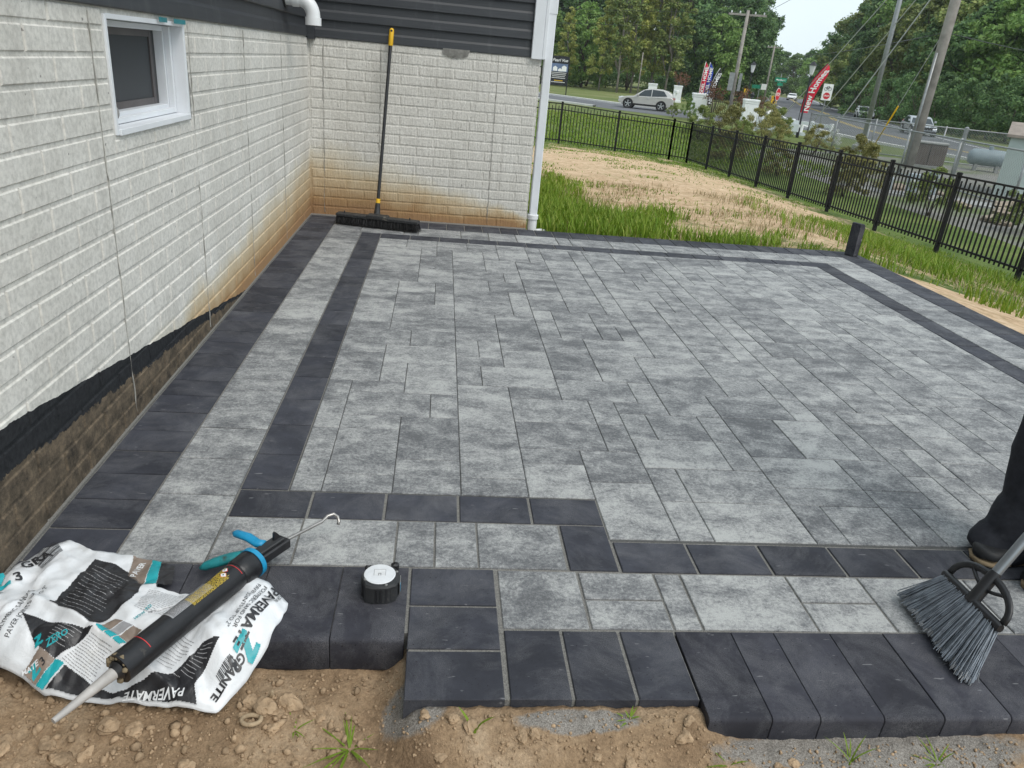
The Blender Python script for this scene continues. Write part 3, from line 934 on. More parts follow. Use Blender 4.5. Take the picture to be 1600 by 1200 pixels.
# dutch-lap siding
EXP = .1145
def board(mb, ax, a0, a1, z, base):
    pr = [(.000, 0.0), (.020, 0.0), (.022, .004), (.017, .050), (.009, .064), (.006, EXP + .006), (0, EXP + .006)]
    V = []
    for a in (a0, a1):
        for dd, hh in pr:
            V.append((base + dd, a, z + hh) if ax == 'y' else (a, base - dd, z + hh))
    n = len(pr)
    F = [tuple(range(n)), tuple(range(2 * n - 1, n - 1, -1))] + [(k, (k + 1) % n, n + (k + 1) % n, n + k) for k in range(n)]
    mb.add(V, F)
for k in range(16):
    z = 1.214 + k * EXP
    cuts = [-2.5, 1.1, 4.62 - (.0 if k % 2 == 0 else 1.3), WY - .05]
    for a0, a1 in zip(cuts[:-1], cuts[1:]):
        mb = MB(); board(mb, 'y', a0, a1 - .0015, z, WX - .010); hp(mb, 'siding_board', M['siding'])
    mb = MB(); board(mb, 'x', WX + .05, .61, z, WY + .012); hp(mb, 'siding_board', M['siding'])
b = MB(); b.box(WX - .012, WX + .055, WY - .055, WY + .02, 1.20, 3.0); hp(b, 'corner_channel', M['siding'])
b = MB(); b.box(.606, .682, WY - .035, WY + .02, 1.205, 3.05, ch=.004); b.box(.6825, .708, WY - .034, WY + .10, 1.207, 3.05, ch=.004)
hp(b, 'corner_trim', M['white'])
# window
y0, y1, z0, z1 = WIN
win = empty('window', (0, 0, 0)); win.parent = house; win.location = OFF
wxp = WX - .092
b = MB()
b.box(wxp - .05, WX + .006, y1 - .014, y1 + .002, z0 - .004, z1)         # far jamb
b.box(wxp - .05, WX + .006, y0 - .002, y0 + .014, z0 - .004, z1)
b.box(wxp - .05, WX + .012, y0 + .0145, y1 - .0145, z0 - .006, z0 + .012)   # sill liner
b.box(wxp - .05, WX + .004, y0 + .0145, y1 - .0145, z1 - .012, z1 + .002)
b.build('reveal_liner', M['white'], win, bevel=.0015)
b = MB(); fw = .030
iy0, iy1, iz0, iz1 = y0 + .016, y1 - .016, z0 + .014, z1 - .014
b.box(wxp - .02, wxp + .035, iy0, iy0 + fw, iz0, iz1); b.box(wxp - .02, wxp + .035, iy1 - fw, iy1, iz0, iz1)
b.box(wxp - .02, wxp + .034, iy0 + fw, iy1 - fw, iz0, iz0 + fw); b.box(wxp - .02, wxp + .034, iy0 + fw, iy1 - fw, iz1 - fw * .6, iz1)
b.box(wxp + .035, wxp + .055, iy1 - .020, iy1, iz0, iz1); b.box(wxp + .035, wxp + .054, iy0, iy1 - .0205, iz0, iz0 + .018)
b.build('frame', M['white'], win, bevel=.002)
gy0, gy1, gz0, gz1 = iy0 + fw, iy1 - fw, iz0 + fw, iz1 - fw * .6
b = MB(); b.box(wxp - .018, wxp - .012, gy0, gy1, gz0, gz1); b.build('pane', M['glass'], win)
b = MB(); sw = .022; gm = gy1 - .03
b.box(wxp - .006, wxp + .006, gy0, gy0 + sw, gz0, gz1); b.box(wxp - .006, wxp + .006, gm - sw, gm, gz0, gz1)
b.box(wxp - .006, wxp + .0055, gy0 + sw, gm - sw, gz0, gz0 + sw); b.box(wxp - .006, wxp + .0055, gy0 + sw, gm - sw, gz1 - sw, gz1)
b.build('screen_frame', M['screen_frame'], win, bevel=.0015)
b = MB(); b.box(wxp - .0012, wxp, gy0 + sw, gm - sw, gz0 + sw, gz1 - sw); b.build('insect_screen', M['screen'], win)
b = MB(); b.box(wxp - .010, wxp + .004, gm + .004, gy1 - .003, gz0, gz1); b.build('sash_channel', M['vinyl_dark'], win)
for ya, yb in ((2.80, 2.875), (2.945, 3.07)):
    b = MB(); b.box(WX + .0135, WX + .0145, ya, yb, 1.193, 1.208); b.build('flashing_tape', M['tape'], win)
b = MB(); pth = [(WX - .004 + .006 * math.sin(t * 5), y1 + .010 + .004 * math.sin(t * 23), z0 - .01 + t * .32) for t in np.linspace(0, 1, 20)]
b.tube(pth, [.007 + .002 * math.sin(k * 2.3) for k in range(20)], 6); b.build('mortar_bead', M['mortar'], win, smooth=True)
# rolled foam wedge left in the window corner
b = MB()
pth = [(WX - .03 + .027 * t * math.cos(t * 11), y0 + .055 + .010 * t, z0 + .050 + .030 * t * math.sin(t * 11)) for t in np.linspace(.25, 1, 30)]
b.tube(pth, .008, 6)
o = b.build('foam_roll', M['foam'], None, smooth=True)
tag(o, 'curled scrap of grey foam tucked into lower corner of basement window', 'foam scrap')
# grey mortar patch where a vent was, under the siding
b = MB(); pts = []
for k in range(17):
    a = math.pi * k / 16
    pts.append((.075 + .098 * math.cos(a) * (1 + .06 * math.sin(k * 5)), 1.222 - .056 * math.sin(a) ** .6 * (1 + .1 * math.sin(k * 3.1))))
b.prism(pts, WY - .010, WY + .004, None, 'y')
hp(b, 'mortar_patch', M['mortar'])
# drain elbow out of the side wall
dp = empty('drain_pipe', (WX, 4.95, 1.40), 'white plastic drain elbow poking out of the charcoal siding above the corner', 'pipe')
def dpb(b, name, mat): 
    o = b.build(name, mat, dp, auto=40); o.location = (-WX, -4.95, -1.40); return o
ze = 1.405; yy = 4.95; rr = .041; bend = .085
pth = [(WX - .02, yy, ze), (WX + .06, yy, ze)]
cx = WX + .085
arc = [(cx + bend * math.sin(a), yy, ze - bend + bend * math.cos(a)) for a in np.linspace(0, math.pi / 2, 9)]
b = MB(); b.tube(pth + arc + [(cx + bend, yy, ze - bend - .012)], rr, 20); dpb(b, 'elbow', M['pvc'])
b = MB(); b.tube([(cx + bend, yy, ze - bend - .008), (cx + bend, yy, ze - bend - .05)], rr + .006, 20); dpb(b, 'hub', M['pvc'])
b = MB(); b.tube([(WX + .055, yy, ze), (WX + .09, yy, ze)], rr + .005, 20); dpb(b, 'collar', M['pvc'])
b = MB(); b.tube([(WX - .01, yy, ze), (WX + .018, yy, ze)], rr + .016, 14); dpb(b, 'wall_gasket', M['dusty_black'])
# downspout
ds = empty('downspout', (.733, WY + .02, 0), 'white square downspout running down the outer corner of the house', 'downspout')
b = MB(); b.box(.703, .763, WY - .005, WY + .055, .10, 1.52, ch=.006); b.box(.700, .768, WY - .008, WY + .06, 1.50, 3.0, ch=.006)
o = b.build('pipe', M['white'], ds); o.location = (-.733, -WY - .02, 0)
b = MB(); b.lathe([(.030, 0), (.036, .0), (.036, .10), (.043, .104), (.043, .135), (.036, .137)], 20)
o = b.build('boot', M['pvc'], ds, auto=40); o.location = (0, 0, -.03)
b = MB(); b.tube([(0, 0, 0), (.06, .02, .004), (.10, .06, -.01)], .014, 8)
o = b.build('outlet', M['pvc'], ds, smooth=True); o.location = (0.02, 0, -.02)

# ================================================================== THINGS ON THE PATIO
def text_mesh(s, size=1.0, shear=0.0, bold=0.0, sub=None, align='LEFT'):
    cu = bpy.data.curves.new('txt', 'FONT'); cu.body = s; cu.size = size; cu.shear = shear; cu.offset = bold; cu.align_x = align
    cu.resolution_u = 3
    ob = bpy.data.objects.new('txt', cu); COL.objects.link(ob)
    dg = bpy.context.evaluated_depsgraph_get(); dg.update()
    me = bpy.data.meshes.new_from_object(ob.evaluated_get(dg), depsgraph=dg)
    bpy.data.objects.remove(ob, do_unlink=True); bpy.data.curves.remove(cu)
    return me

def text_on(s, size, fn, name, mat, parent, shear=0, bold=0, align='LEFT'):
    """lettering: every vertex (u,v) of the text is carried to fn(u,v)"""
    me = text_mesh(s, size, shear, bold, align=align)
    for v in me.vertices: v.co = Vector(fn(v.co.x, v.co.y))
    me.materials.clear(); me.name = name
    return link(name, me, mat, parent)

# ---- push broom leaning in the corner
pb = empty('push_broom', (-.42, 5.42, 0), 'black push broom with yellow hand grip leaning upright against the brick wall', 'broom')
def rel(b, root, name, mat, **kw):
    o = b.build(name, mat, root, **kw); o.location = -Vector(root.location); return o
h0 = Vector((-.436, 5.475, .075)); h1 = Vector((-.373, 5.735, 1.315))
ax = (h1 - h0).normalized()
b = MB(); b.tube([h0 + ax * .10, h1 - ax * .08], .0118, 12); rel(b, pb, 'handle', M['black_plastic'], auto=40)
b = MB(); b.tube([h1 - ax * .115, h1 - ax * .11, h1 - ax * .02, h1 - ax * .005, h1], [.0125, .0165, .0165, .014, .008], 14); rel(b, pb, 'grip', M['yellow'], auto=50)
b = MB(); b.tube([h1 - ax * .016 + Vector((0, -.018, 0)), h1 - ax * .016 + Vector((0, -.010, 0))], .0075, 10); rel(b, pb, 'hang_hole', M['black_plastic'])
b = MB(); b.tube([h0 + ax * .085, h0 + ax * .118], .0155, 14); rel(b, pb, 'collar', M['yellow'], auto=40)
b = MB(); b.tube([h0 - ax * .02, h0 + ax * .02, h0 + ax * .088], [.030, .022, .0165], 12); rel(b, pb, 'socket', M['dusty_black'], auto=40)
hc = Vector((-.425, 5.405, 0)); ha = R(-12.5)
HM = Matrix.Translation(hc) @ Matrix.Rotation(ha, 4, 'Z')
b = MB(); b.cbox(-.30, .30, -.032, .040, .058, .082, .005, HM)
for k in range(24): b.box(-.285 + k * .0245, -.275 + k * .0245, -.035, .042, .062, .078, HM)
b.cbox(-.075, .075, -.036, .045, .064, .092, .005, HM)
rel(b, pb, 'head_block', M['dusty_black'])
for sx in (-.245, .235):
    b = MB(); b.tube([HM @ Vector((sx, 0, .08)), HM @ Vector((sx, 0, .098))], [.006, .004], 8); rel(b, pb, 'scraper_pin', M['black_plastic'])
def bristle_mesh(n, f):
    """f(i) -> root, tip, width"""
    V = np.zeros((n * 3, 3)); F = np.arange(n * 3).reshape(-1, 3)
    for i in range(n):
        a, c, w = f(i)
        d = np.array(c) - np.array(a); s = np.cross(d, rng.normal(size=3)); s = s / (np.linalg.norm(s) + 1e-9) * w
        V[i * 3] = a + s; V[i * 3 + 1] = a - s; V[i * 3 + 2] = c
    return V, F
def fb_(i):
    u = rng.uniform(-.295, .295); v = rng.uniform(-.028, .036)
    a = HM @ Vector((u, v, .062)); c = HM @ Vector((u * 1.045 + rng.normal() * .006, v * 1.9 + rng.normal() * .005, .0015))
    return np.array(a), np.array(c), .0022
V, F = bristle_mesh(4200, fb_)
o = link('bristles', mesh_np('bristles', V, F), M['bristle_black'], pb); o.location = -Vector(pb.location); tag(o, kind='stuff')
b = MB(); b.box(-.292, .292, -.026, .034, .012, .060, HM); rel(b, pb, 'bristle_core', M['bristle_black'])

# ---- spare coping stone standing on end at the far corner
b = MB(); r = .03
pr = [(-.030, 0), (.030, 0)] + [(.030 - r * (1 - math.cos(a)), .255 - r + r * math.sin(a)) for a in np.linspace(0, math.pi / 2, 6)] + [(-.026, .255), (-.030, .251)]
b.prism(pr, -.042, .042, None, 'y')
o = b.build('coping_stone', M['coping'], None, auto=35, loc=(3.275, 5.585, .001), rot=(0, 0, R(24)))
tag(o, 'single charcoal coping stone stood on end at the far patio corner', 'stone')
bv = o.modifiers.new('bevel', 'BEVEL'); bv.width = .003; bv.segments = 1; bv.limit_method = 'ANGLE'; bv.angle_limit = R(60)

# ---- tape measure
tm = empty('tape_measure', (-.093, 1.428, 0), 'black tape measure with white round face lying on the left coping', 'tape measure')
b = MB()
def dshape(s, c=.0):
    w, h = .0365 * s, .0365 * s
    P = []
    for a in np.linspace(-.15 * math.pi, 1.15 * math.pi, 22):
        P.append((w * math.cos(a) * 1.05, h * math.sin(a)))
    P += [(-w * .86, -h * .78), (-w * .5, -h * .97), (w * .30, -h * 1.0), (w * .78, -h * .82)]
    return P
for (zz, s), (zz2, s2) in zip([(0, .93), (.004, 1), (.020, 1.0), (.042, 1.0)], [(.004, 1), (.020, 1), (.042, 1.0), (.047, .93)]):
    A = dshape(s); B = dshape(s2); n = len(A)
    b.add([(x, y, zz) for x, y in A] + [(x, y, zz2) for x, y in B], [(k, (k + 1) % n, n + (k + 1) % n, n + k) for k in range(n)])
A = dshape(.93); n = len(A)
b.add([(x, y, .047) for x, y in A], [tuple(range(n))]); b.add([(x, y, 0) for x, y in A], [tuple(range(n - 1, -1, -1))])
TR = R(6)
o = b.build('case', M['dusty_black'], tm, auto=35, rot=(0, 0, TR))
for k in range(11):
    a = math.pi * (1.08 + k * .084)
    bb = MB(); Mx = Matrix.Rotation(a, 4, 'Z') @ Matrix.Translation((.0362, 0, 0))
    bb.box(-.002, .0022, -.0022, .0022, .008, .040, Mx); bb.build('grip_rib', M['black_plastic'], tm, rot=(0, 0, TR))
bb = MB(); bb.lathe([(.0300, .0462), (.0310, .0485), (.0295, .0495), (.012, .0500)], 28); bb.build('face_plate', M['bagwhite'], tm, auto=30, loc=(-.002, .002, 0))
bb = MB(); bb.box(-.011, .011, -.006, .012, .0498, .0506); bb.build('face_mark', M['ink_white'], tm, loc=(-.002, .002, 0))
bb = MB()
bb.box(-.0115, .0115, .0115, .0122, .0498, .0509); bb.box(-.0115, -.0108, -.006, .0115, .0498, .0509); bb.box(.0108, .0115, -.006, .0115, .0498, .0509)
bb.box(-.003, .003, -.001, .001, .0498, .0509); bb.box(-.003, -.0015, -.006, -.001, .0498, .0509); bb.box(.0015, .003, -.006, -.001, .0498, .0509)
tag(bb.build('face_print', M['ink_grey'], tm, loc=(-.002, .002, 0)), kind='stuff')
for a in (.35, 1.9, 3.6, 5.1):
    bb = MB(); bb.lathe([(.003, .0468), (.003, .0485), (.0015, .049)], 10); bb.build('screw', M['steel'], tm, loc=(.0325 * math.cos(a), .0325 * math.sin(a), 0))
bb = MB(); bb.box(.0375, .0392, -.016, .012, .010, .038); bb.build('belt_clip', M['steel'], tm, bevel=.0005)
bb = MB(); bb.box(.0392, .0396, -.010, .000, .014, .030); bb.build('badge', M['blue_grip'], tm)
bb = MB(); bb.box(.018, .034, .028, .041, .030, .052, ch=.004); bb.build('lock_button', M['black_plastic'], tm)
bb = MB(); bb.box(-.034, -.020, .030, .037, .004, .044, ch=.003); bb.build('tape_mouth', M['black_plastic'], tm)

tm.scale = (1.18, 1.18, 1.08)
# ---- empty sand bag draped over the coping
def zbag(x, y, fold=True):
    x = np.asarray(x, float); y = np.asarray(y, float)
    s = -.085 * (1 - sst(1.16, 1.30, y))
    r = np.hypot((x + .60) / .33, (y - 1.34) / .27)
    z = s + .009 + .009 * np.maximum(0, 1 - r * r)
    z = z + .024 * np.exp(-(((x + .40) * .9 - (y - 1.30) * .25) / .055) ** 2) * sst(1.10, 1.2, y) * (1 - sst(1.42, 1.5, y))
    if fold:
        a = (x * .78 + y * .62)
        z = z + .0065 * np.sin(a * 46 + 3 * fbm(x * 6, y * 6, 5, 2)) * sst(-.3, .5, fbm(x * 4, y * 4, 9, 2))
        z = z + .015 * np.abs(fbm(x * 11, y * 11, 13, 3)) + .005 * fbm(x * 34, y * 34, 15, 2)
        rc = np.random.default_rng(23)
        for _ in range(34):                         # sharp plastic creases
            px, py, an, L_, am, wd = rc.uniform(-.93, -.30), rc.uniform(1.15, 1.58), rc.uniform(0, 3.14), rc.uniform(.05, .16), rc.uniform(-.006, .009), rc.uniform(.006, .016)
            u_ = (x - px) * math.cos(an) + (y - py) * math.sin(an); v_ = -(x - px) * math.sin(an) + (y - py) * math.cos(an)
            z = z + am * np.maximum(0, 1 - np.abs(v_) / wd) * np.maximum(0, 1 - (u_ / L_) ** 2)
        c = (y - 1.275 + (x + .66) * .55)          # raised crease crossing the bag
        z = z + .014 * np.exp(-(c / .012) ** 2) * (1 - sst(-.52, -.46, x)) * sst(-.86, -.8, x)
    return z
outline = [(-0.938, 1.443), (-0.934, 1.49), (-0.925, 1.525), (-0.898, 1.562), (-0.867, 1.607), (-0.841, 1.597), (-0.798, 1.566), (-0.719, 1.548), (-0.663, 1.531), (-0.61, 1.504), (-0.595, 1.422), (-0.501, 1.388), (-0.411, 1.40), (-0.37, 1.443), (-0.324, 1.407), (-0.296, 1.381), (-0.295, 1.357), (-0.316, 1.265), (-0.346, 1.211), (-0.37, 1.176), (-0.394, 1.146), (-0.434, 1.148), (-0.482, 1.156), (-0.59, 1.173), (-0.667, 1.178), (-0.74, 1.188), (-0.789, 1.213), (-0.835, 1.227), (-0.905, 1.253), (-0.937, 1.338)]
bag = empty('sand_bag', (-.62, 1.33, 0), 'crumpled white, black and teal printed plastic bag draped over left coping stones', 'bag')
def resample(P, n):
    P = np.array(P + [P[0]]); L = np.r_[0, np.cumsum(np.hypot(*np.diff(P, axis=0).T))]
    t = np.linspace(0, L[-1], n, endpoint=False)
    return np.stack([np.interp(t, L, P[:, 0]), np.interp(t, L, P[:, 1])], -1)
def sheet(name, P, ctr, mat, lift=0.0, rings=40, n=240, thick=0, edge=0.0, parent=bag):
    O = resample(P, n); ctr = np.array(ctr)
    rr = np.linspace(0, 1, rings + 1)[1:]
    V = [np.array([[ctr[0], ctr[1]]])] + [ctr + (O - ctr) * r for r in rr]
    rad = np.concatenate([[0]] + [np.full(n, r) for r in rr])
    V = np.concatenate(V); z = zbag(V[:, 0], V[:, 1]) + lift
    if edge: z = z - edge * sst(.93, 1.0, rad)
    V3 = np.c_[V, z]
    F = [(0, 1 + k, 1 + (k + 1) % n) for k in range(n)]
    for i in range(rings - 1):
        a = 1 + i * n; c = a + n
        F += [(a + k, c + k, c + (k + 1) % n, a + (k + 1) % n) for k in range(n)]
    F = [f[::-1] for f in F]
    me = mesh_np(name, V3, F, True)
    o = link(name, me, mat, parent)
    if parent is not None: o.location = -Vector(parent.location)
    if thick:
        so = o.modifiers.new('solid', 'SOLIDIFY'); so.thickness = thick; so.offset = -1
    return o
sheet('bag_body', outline, (-.58, 1.32), M['bagwhite'], 0, 46, 300, .004, .010)
def decal(name, P, mat, lift=.0016, parent=bag, st=.0016):
    """flat print: dense patch lying on the bag surface"""
    P = np.array(P); lo = P.min(0); hi = P.max(0)
    xs = np.arange(lo[0], hi[0] + st, st); ys = np.arange(lo[1], hi[1] + st, st)
    X, Y = np.meshgrid((xs[:-1] + xs[1:]) / 2, (ys[:-1] + ys[1:]) / 2)
    ins = np.zeros(X.shape, bool); j = len(P) - 1
    for i in range(len(P)):
        xi, yi = P[i]; xj, yj = P[j]
        ins ^= ((yi > Y) != (yj > Y)) & (X < (xj - xi) * (Y - yi) / (yj - yi + 1e-12) + xi); j = i
    nx = len(xs); GX, GY = np.meshgrid(xs, ys)
    V = np.stack([GX, GY, zbag(GX, GY) + lift], -1).reshape(-1, 3)
    iy, ix = np.nonzero(ins); k = iy * nx + ix
    F = np.stack([k, k + 1, k + 1 + nx, k + nx], -1)
    used, inv = np.unique(F.ravel(), return_inverse=True)
    o = link(name, mesh_np(name, V[used], inv.reshape(F.shape), True), mat, parent)
    o.location = -Vector(parent.location)
    return o
def poly_strip(a, c, w):
    a = np.array(a); c = np.array(c); d = (c - a) / np.linalg.norm(c - a); nrm = np.array([-d[1], d[0]]) * w / 2
    return [a + nrm, a - nrm, c - nrm, c + nrm]
decal('print_panel', [(-0.762, 1.51), (-0.709, 1.496), (-0.625, 1.426), (-0.622, 1.388), (-0.631, 1.352), (-0.671, 1.283), (-0.728, 1.312), (-0.785, 1.344), (-0.778, 1.401)], M['ink_black'])
decal('print_panel', [(-0.829, 1.319), (-0.754, 1.294), (-0.671, 1.276), (-0.7, 1.253), (-0.733, 1.235), (-0.777, 1.253)], M['ink_black'])
decal('print_panel', [(-0.711, 1.226), (-0.678, 1.212), (-0.647, 1.196), (-0.603, 1.183), (-0.497, 1.21), (-0.446, 1.184), (-0.433, 1.15), (-0.483, 1.159), (-0.59, 1.175), (-0.667, 1.181), (-0.737, 1.192)], M['ink_black'])
decal('print_panel', [(-0.442, 1.251), (-0.41, 1.252), (-0.446, 1.182), (-0.494, 1.21)], M['ink_black'])
decal('print_panel', [(-.61, 1.50), (-.575, 1.49), (-.56, 1.42), (-.595, 1.424)], M['ink_black'])
for P in ([(-0.681, 1.525), (-0.634, 1.511), (-0.624, 1.423), (-0.667, 1.452)], [(-0.765, 1.248), (-0.733, 1.234), (-0.759, 1.198), (-0.789, 1.215)]):
    decal('colour_band', P, M['ink_tan'])
for P in ([(-0.633, 1.511), (-0.611, 1.504), (-0.596, 1.424), (-0.622, 1.423)], [(-0.732, 1.234), (-0.713, 1.228), (-0.743, 1.191), (-0.758, 1.197)]):
    decal('colour_band', P, M['ink_teal'])
pics = np.array([(-0.667, 1.278), (-0.642, 1.31), (-0.571, 1.273), (-0.608, 1.246)])
def bil(Q, s, t): Q = np.array(Q); return (Q[0] * (1 - s) + Q[3] * s) * (1 - t) + (Q[1] * (1 - s) + Q[2] * s) * t
for k in range(3):
    s0, s1 = k / 3 + .02, (k + 1) / 3 - .02
    decal('print_picture', [bil(pics, s0, .3), bil(pics, s0, 1), bil(pics, s1, 1), bil(pics, s1, .3)], [M['ink_tan'], M['ink_grey'], M['ink_tan']][k], .0018)
    decal('print_picture', [bil(pics, s0, .0), bil(pics, s0, .28), bil(pics, s1, .28), bil(pics, s1, .0)], M['ink_teal'], .0018)
def text_block(Q, rows, mat, name='small_print', lift=.0022, w=.0012, seed=1):
    """rows of tiny print too small to read: short dashes"""
    rr = random.Random(seed); Q = np.array(Q); V = []; F = []
    for r in range(rows):
        t = (r + .5) / rows; s = .04
        end = rr.uniform(.75, .97)
        while s < end:
            L = rr.uniform(.03, .09); e = min(s + L, end)
            a, c = bil(Q, s, t), bil(Q, e, t)
            for kk in range(3):
                p = a + (c - a) * kk / 3; q2 = a + (c - a) * (kk + 1) / 3
                S = poly_strip(p, q2, w); i0 = len(V)
                for px in S: V.append((px[0], px[1], float(zbag(px[0], px[1])) + lift))
                F.append((i0, i0 + 1, i0 + 2, i0 + 3))
            s = e + .018
    o = link(name, mesh_np(name, V, F), mat, bag); o.location = -Vector(bag.location); tag(o, kind='stuff'); return o
text_block([(-0.723, 1.234), (-0.672, 1.271), (-0.615, 1.244), (-0.649, 1.2)], 13, M['ink_grey'], seed=2)
text_block([(-0.614, 1.335), (-0.605, 1.402), (-0.507, 1.378), (-0.528, 1.304)], 14, M['ink_grey'], seed=3)
text_block([(-.775, 1.352), (-.757, 1.495), (-.64, 1.425), (-.672, 1.30)], 13, M['ink_grey'], seed=4)
text_block([(-.76, 1.262), (-.74, 1.293), (-.69, 1.276), (-.715, 1.245)], 6, M['ink_grey'], seed=5)
text_block([(-.484, 1.212), (-.442, 1.246), (-.415, 1.246), (-.450, 1.188)], 9, M['ink_grey'], seed=6)
text_block([(-.535, 1.225), (-.505, 1.28), (-.452, 1.25), (-.492, 1.212)], 10, M['ink_grey'], seed=7)
def bag_text(s, org, dirv, size, mat, shear=0, bold=0, lift=.0026, name='lettering', align='LEFT'):
    o = np.array(org); d = np.array(dirv) / np.linalg.norm(dirv); up = np.array([-d[1], d[0]])
    def fn(u, v):
        p = o + d * u + up * v
        return (p[0], p[1], float(zbag(p[0], p[1])) + lift)
    t = text_on(s, size, fn, name, mat, bag, shear, bold, align); t.location = -Vector(bag.location); return t
def barcode(Q, n, name='barcode'):
    rr = random.Random(9); V = []; F = []; s = 0
    while s < 1:
        w = rr.choice([.018, .03, .045]); 
        if s + w > 1: break
        for k in range(4):
            i0 = len(V)
            for a, t in ((s, k / 4), (s + w, k / 4), (s + w, (k + 1) / 4), (s, (k + 1) / 4)):
                p = bil(Q, a, t); V.append((p[0], p[1], float(zbag(p[0], p[1])) + .0024))
            F.append((i0, i0 + 1, i0 + 2, i0 + 3))
        s += w + rr.choice([.015, .025, .04])
    o = link(name, mesh_np(name, V, F), M['ink_black'], bag); o.location = -Vector(bag.location); tag(o, kind='stuff')
barcode([(-.863, 1.475), (-.903, 1.516), (-.877, 1.574), (-.850, 1.548)][1:] + [(-.863, 1.475)], 30)
barcode([(-0.395, 1.188), (-0.407, 1.198), (-0.386, 1.233), (-0.372, 1.224)][:1] + [(-0.407, 1.198), (-0.386, 1.233), (-0.372, 1.224)], 24)
def z_logo(org, dirv, size, mat):
    """bold slanted Z with a small 3 on it"""
    s_ = size * .74
    Zp = [(0, .80), (.62, .80), (.62, .62), (.26, .20), (.66, .20), (.60, 0), (-.10, 0), (-.10, .17), (.28, .62), (.02, .62)]
    o = np.array(org); d = np.array(dirv) / np.linalg.norm(dirv); up = np.array([-d[1], d[0]])
    decal('logo_letter', [o + d * a * s_ + up * c * s_ for a, c in Zp], mat, .0024, st=.0012)
    bag_text('3', o + d * size * .56 + up * size * .02, dirv, size * .5, M['ink_black'], .1, size * .01, .0032, 'logo_digit')
fd = (-.055, -.175)                      # reading direction on the right flap
bag_text('PAVERMATE', (-.335, 1.405), fd, .030, M['ink_black'], .1, .0008)
bag_text('POLYMERIC SAND FOR', (-.352, 1.402), fd, .0125, M['ink_black'])
bag_text('PAVER JOINTS UP TO 2"', (-.366, 1.404), fd, .0125, M['ink_black'])
bag_text('SRW', (-.317, 1.388), fd, .013, M['ink_black'])
z_logo((-.372, 1.272), fd, .075, M['ink_teal'])
bag_text('GRANITE', (-.366, 1.240), (-.045, -.075), .021, M['ink_black'], 0, .0007)
bag_text('GRA', (-.905, 1.478), (.070, .085), .032, M['ink_black'], 0, .0009)
z_logo((-.925, 1.395), (.070, .075), .075, M['ink_teal'])
bag_text('ATE', (-.925, 1.345), (.03, .060), .028, M['ink_black'], 0, .0007)
bag_text('POLYMERIC SAND FOR', (-.850, 1.262), (.010, .12), .0135, M['ink_black'])
bag_text('PAVER JOINTS UP TO 2"', (-.830, 1.262), (.012, .12), .0135, M['ink_black'])
bag_text('PAVER', (-.650, 1.448), (.006, .075), .019, M['ink_white'], 0, .0004)
z_logo((-.762, 1.205), (.020, .03), .034, M['ink_teal'])
bag_text('MATE', (-.787, 1.209), (.028, .016), .012, M['ink_white'], 0, .0003)
z_logo((-.772, 1.247), (.03, .02), .030, M['ink_teal'])
bag_text('ZERO', (-.752, 1.247), (.042, .026), .016, M['ink_teal'], .1, .0004)
bag_text('PAVERMATE', (-.462, 1.178), (-.16, .004), .022, M['ink_white'], 0, .0005)
bag_text('HOW TO', (-.595, 1.30), (.03, .05), .010, M['ink_teal'], 0, .0002)
bag_text('APPLICATION', (-.548, 1.262), (.03, .045), .010, M['ink_teal'], 0, .0002)

# ---- sausage gun lying on the bag
gun = empty('caulking_gun', (-.48, 1.30, .02), 'dirty black caulking gun with blue and teal handles lying across the bag', 'caulking gun')
A = Vector((-.566, 1.141, .044)); B = Vector((-.388, 1.462, .056)); gx = (B - A).normalized()
gy = Vector((0, 0, 1)).cross(gx).normalized(); gz = gx.cross(gy)
GL = (B - A).length; GR = .0308
b = MB()
b.tube([A, A + gx * .003, A + gx * .01, A + gx * (GL - .03), A + gx * GL], [.031, GR, GR, GR, GR], 32)
rel(b, gun, 'barrel', M['gun_black'], auto=40)
def on_barrel(s, a, lift=.0007):
    """s along the barrel, a angle from the top towards the camera-left side"""
    r = GR + lift
    return A + gx * s + (gz * math.cos(a) + gy * math.sin(a)) * r
def wrap(name, s0, s1, a0, a1, mat, lift=.0006, n=10):
    V = []; F = []
    for i in range(n + 1):
        a = a0 + (a1 - a0) * i / n
        V += [on_barrel(s0, a, lift), on_barrel(s1, a, lift)]
    F = [(2 * i, 2 * i + 1, 2 * i + 3, 2 * i + 2) for i in range(n)]
    b = MB(); b.add(V, F); return rel(b, gun, name, mat, smooth=True)
wrap('label_panel', .125, .235, -.35, 1.3, M['ink_grey'], .0006, 14)
for nm, mt, s0, s1, sd in (('small_print', 'ink_black', .128, .232, 3), ('small_print', 'ink_yellow', .175, .275, 8)):
    rr = random.Random(sd); V = []; F = []
    for r in range(17):
        a = (-.30 if mt == 'ink_black' else -.55) + r * (.085 if mt == 'ink_black' else .052)
        s = s0
        while s < s1:
            L = rr.uniform(.004, .011); i0 = len(V)
            V += [on_barrel(s, a, .0012), on_barrel(s + L, a, .0012), on_barrel(s + L, a + .022, .0012), on_barrel(s, a + .022, .0012)]
            F.append((i0, i0 + 1, i0 + 2, i0 + 3)); s += L + .002
    b = MB(); b.add(V, F); tag(rel(b, gun, nm, M[mt]), kind='stuff')
wrap('stripe', .055, .0565, -.9, 1.5, M['ink_red'], .0008, 16)
wrap('stripe', .305, .3065, -.9, 1.5, M['ink_red'], .0008, 16)
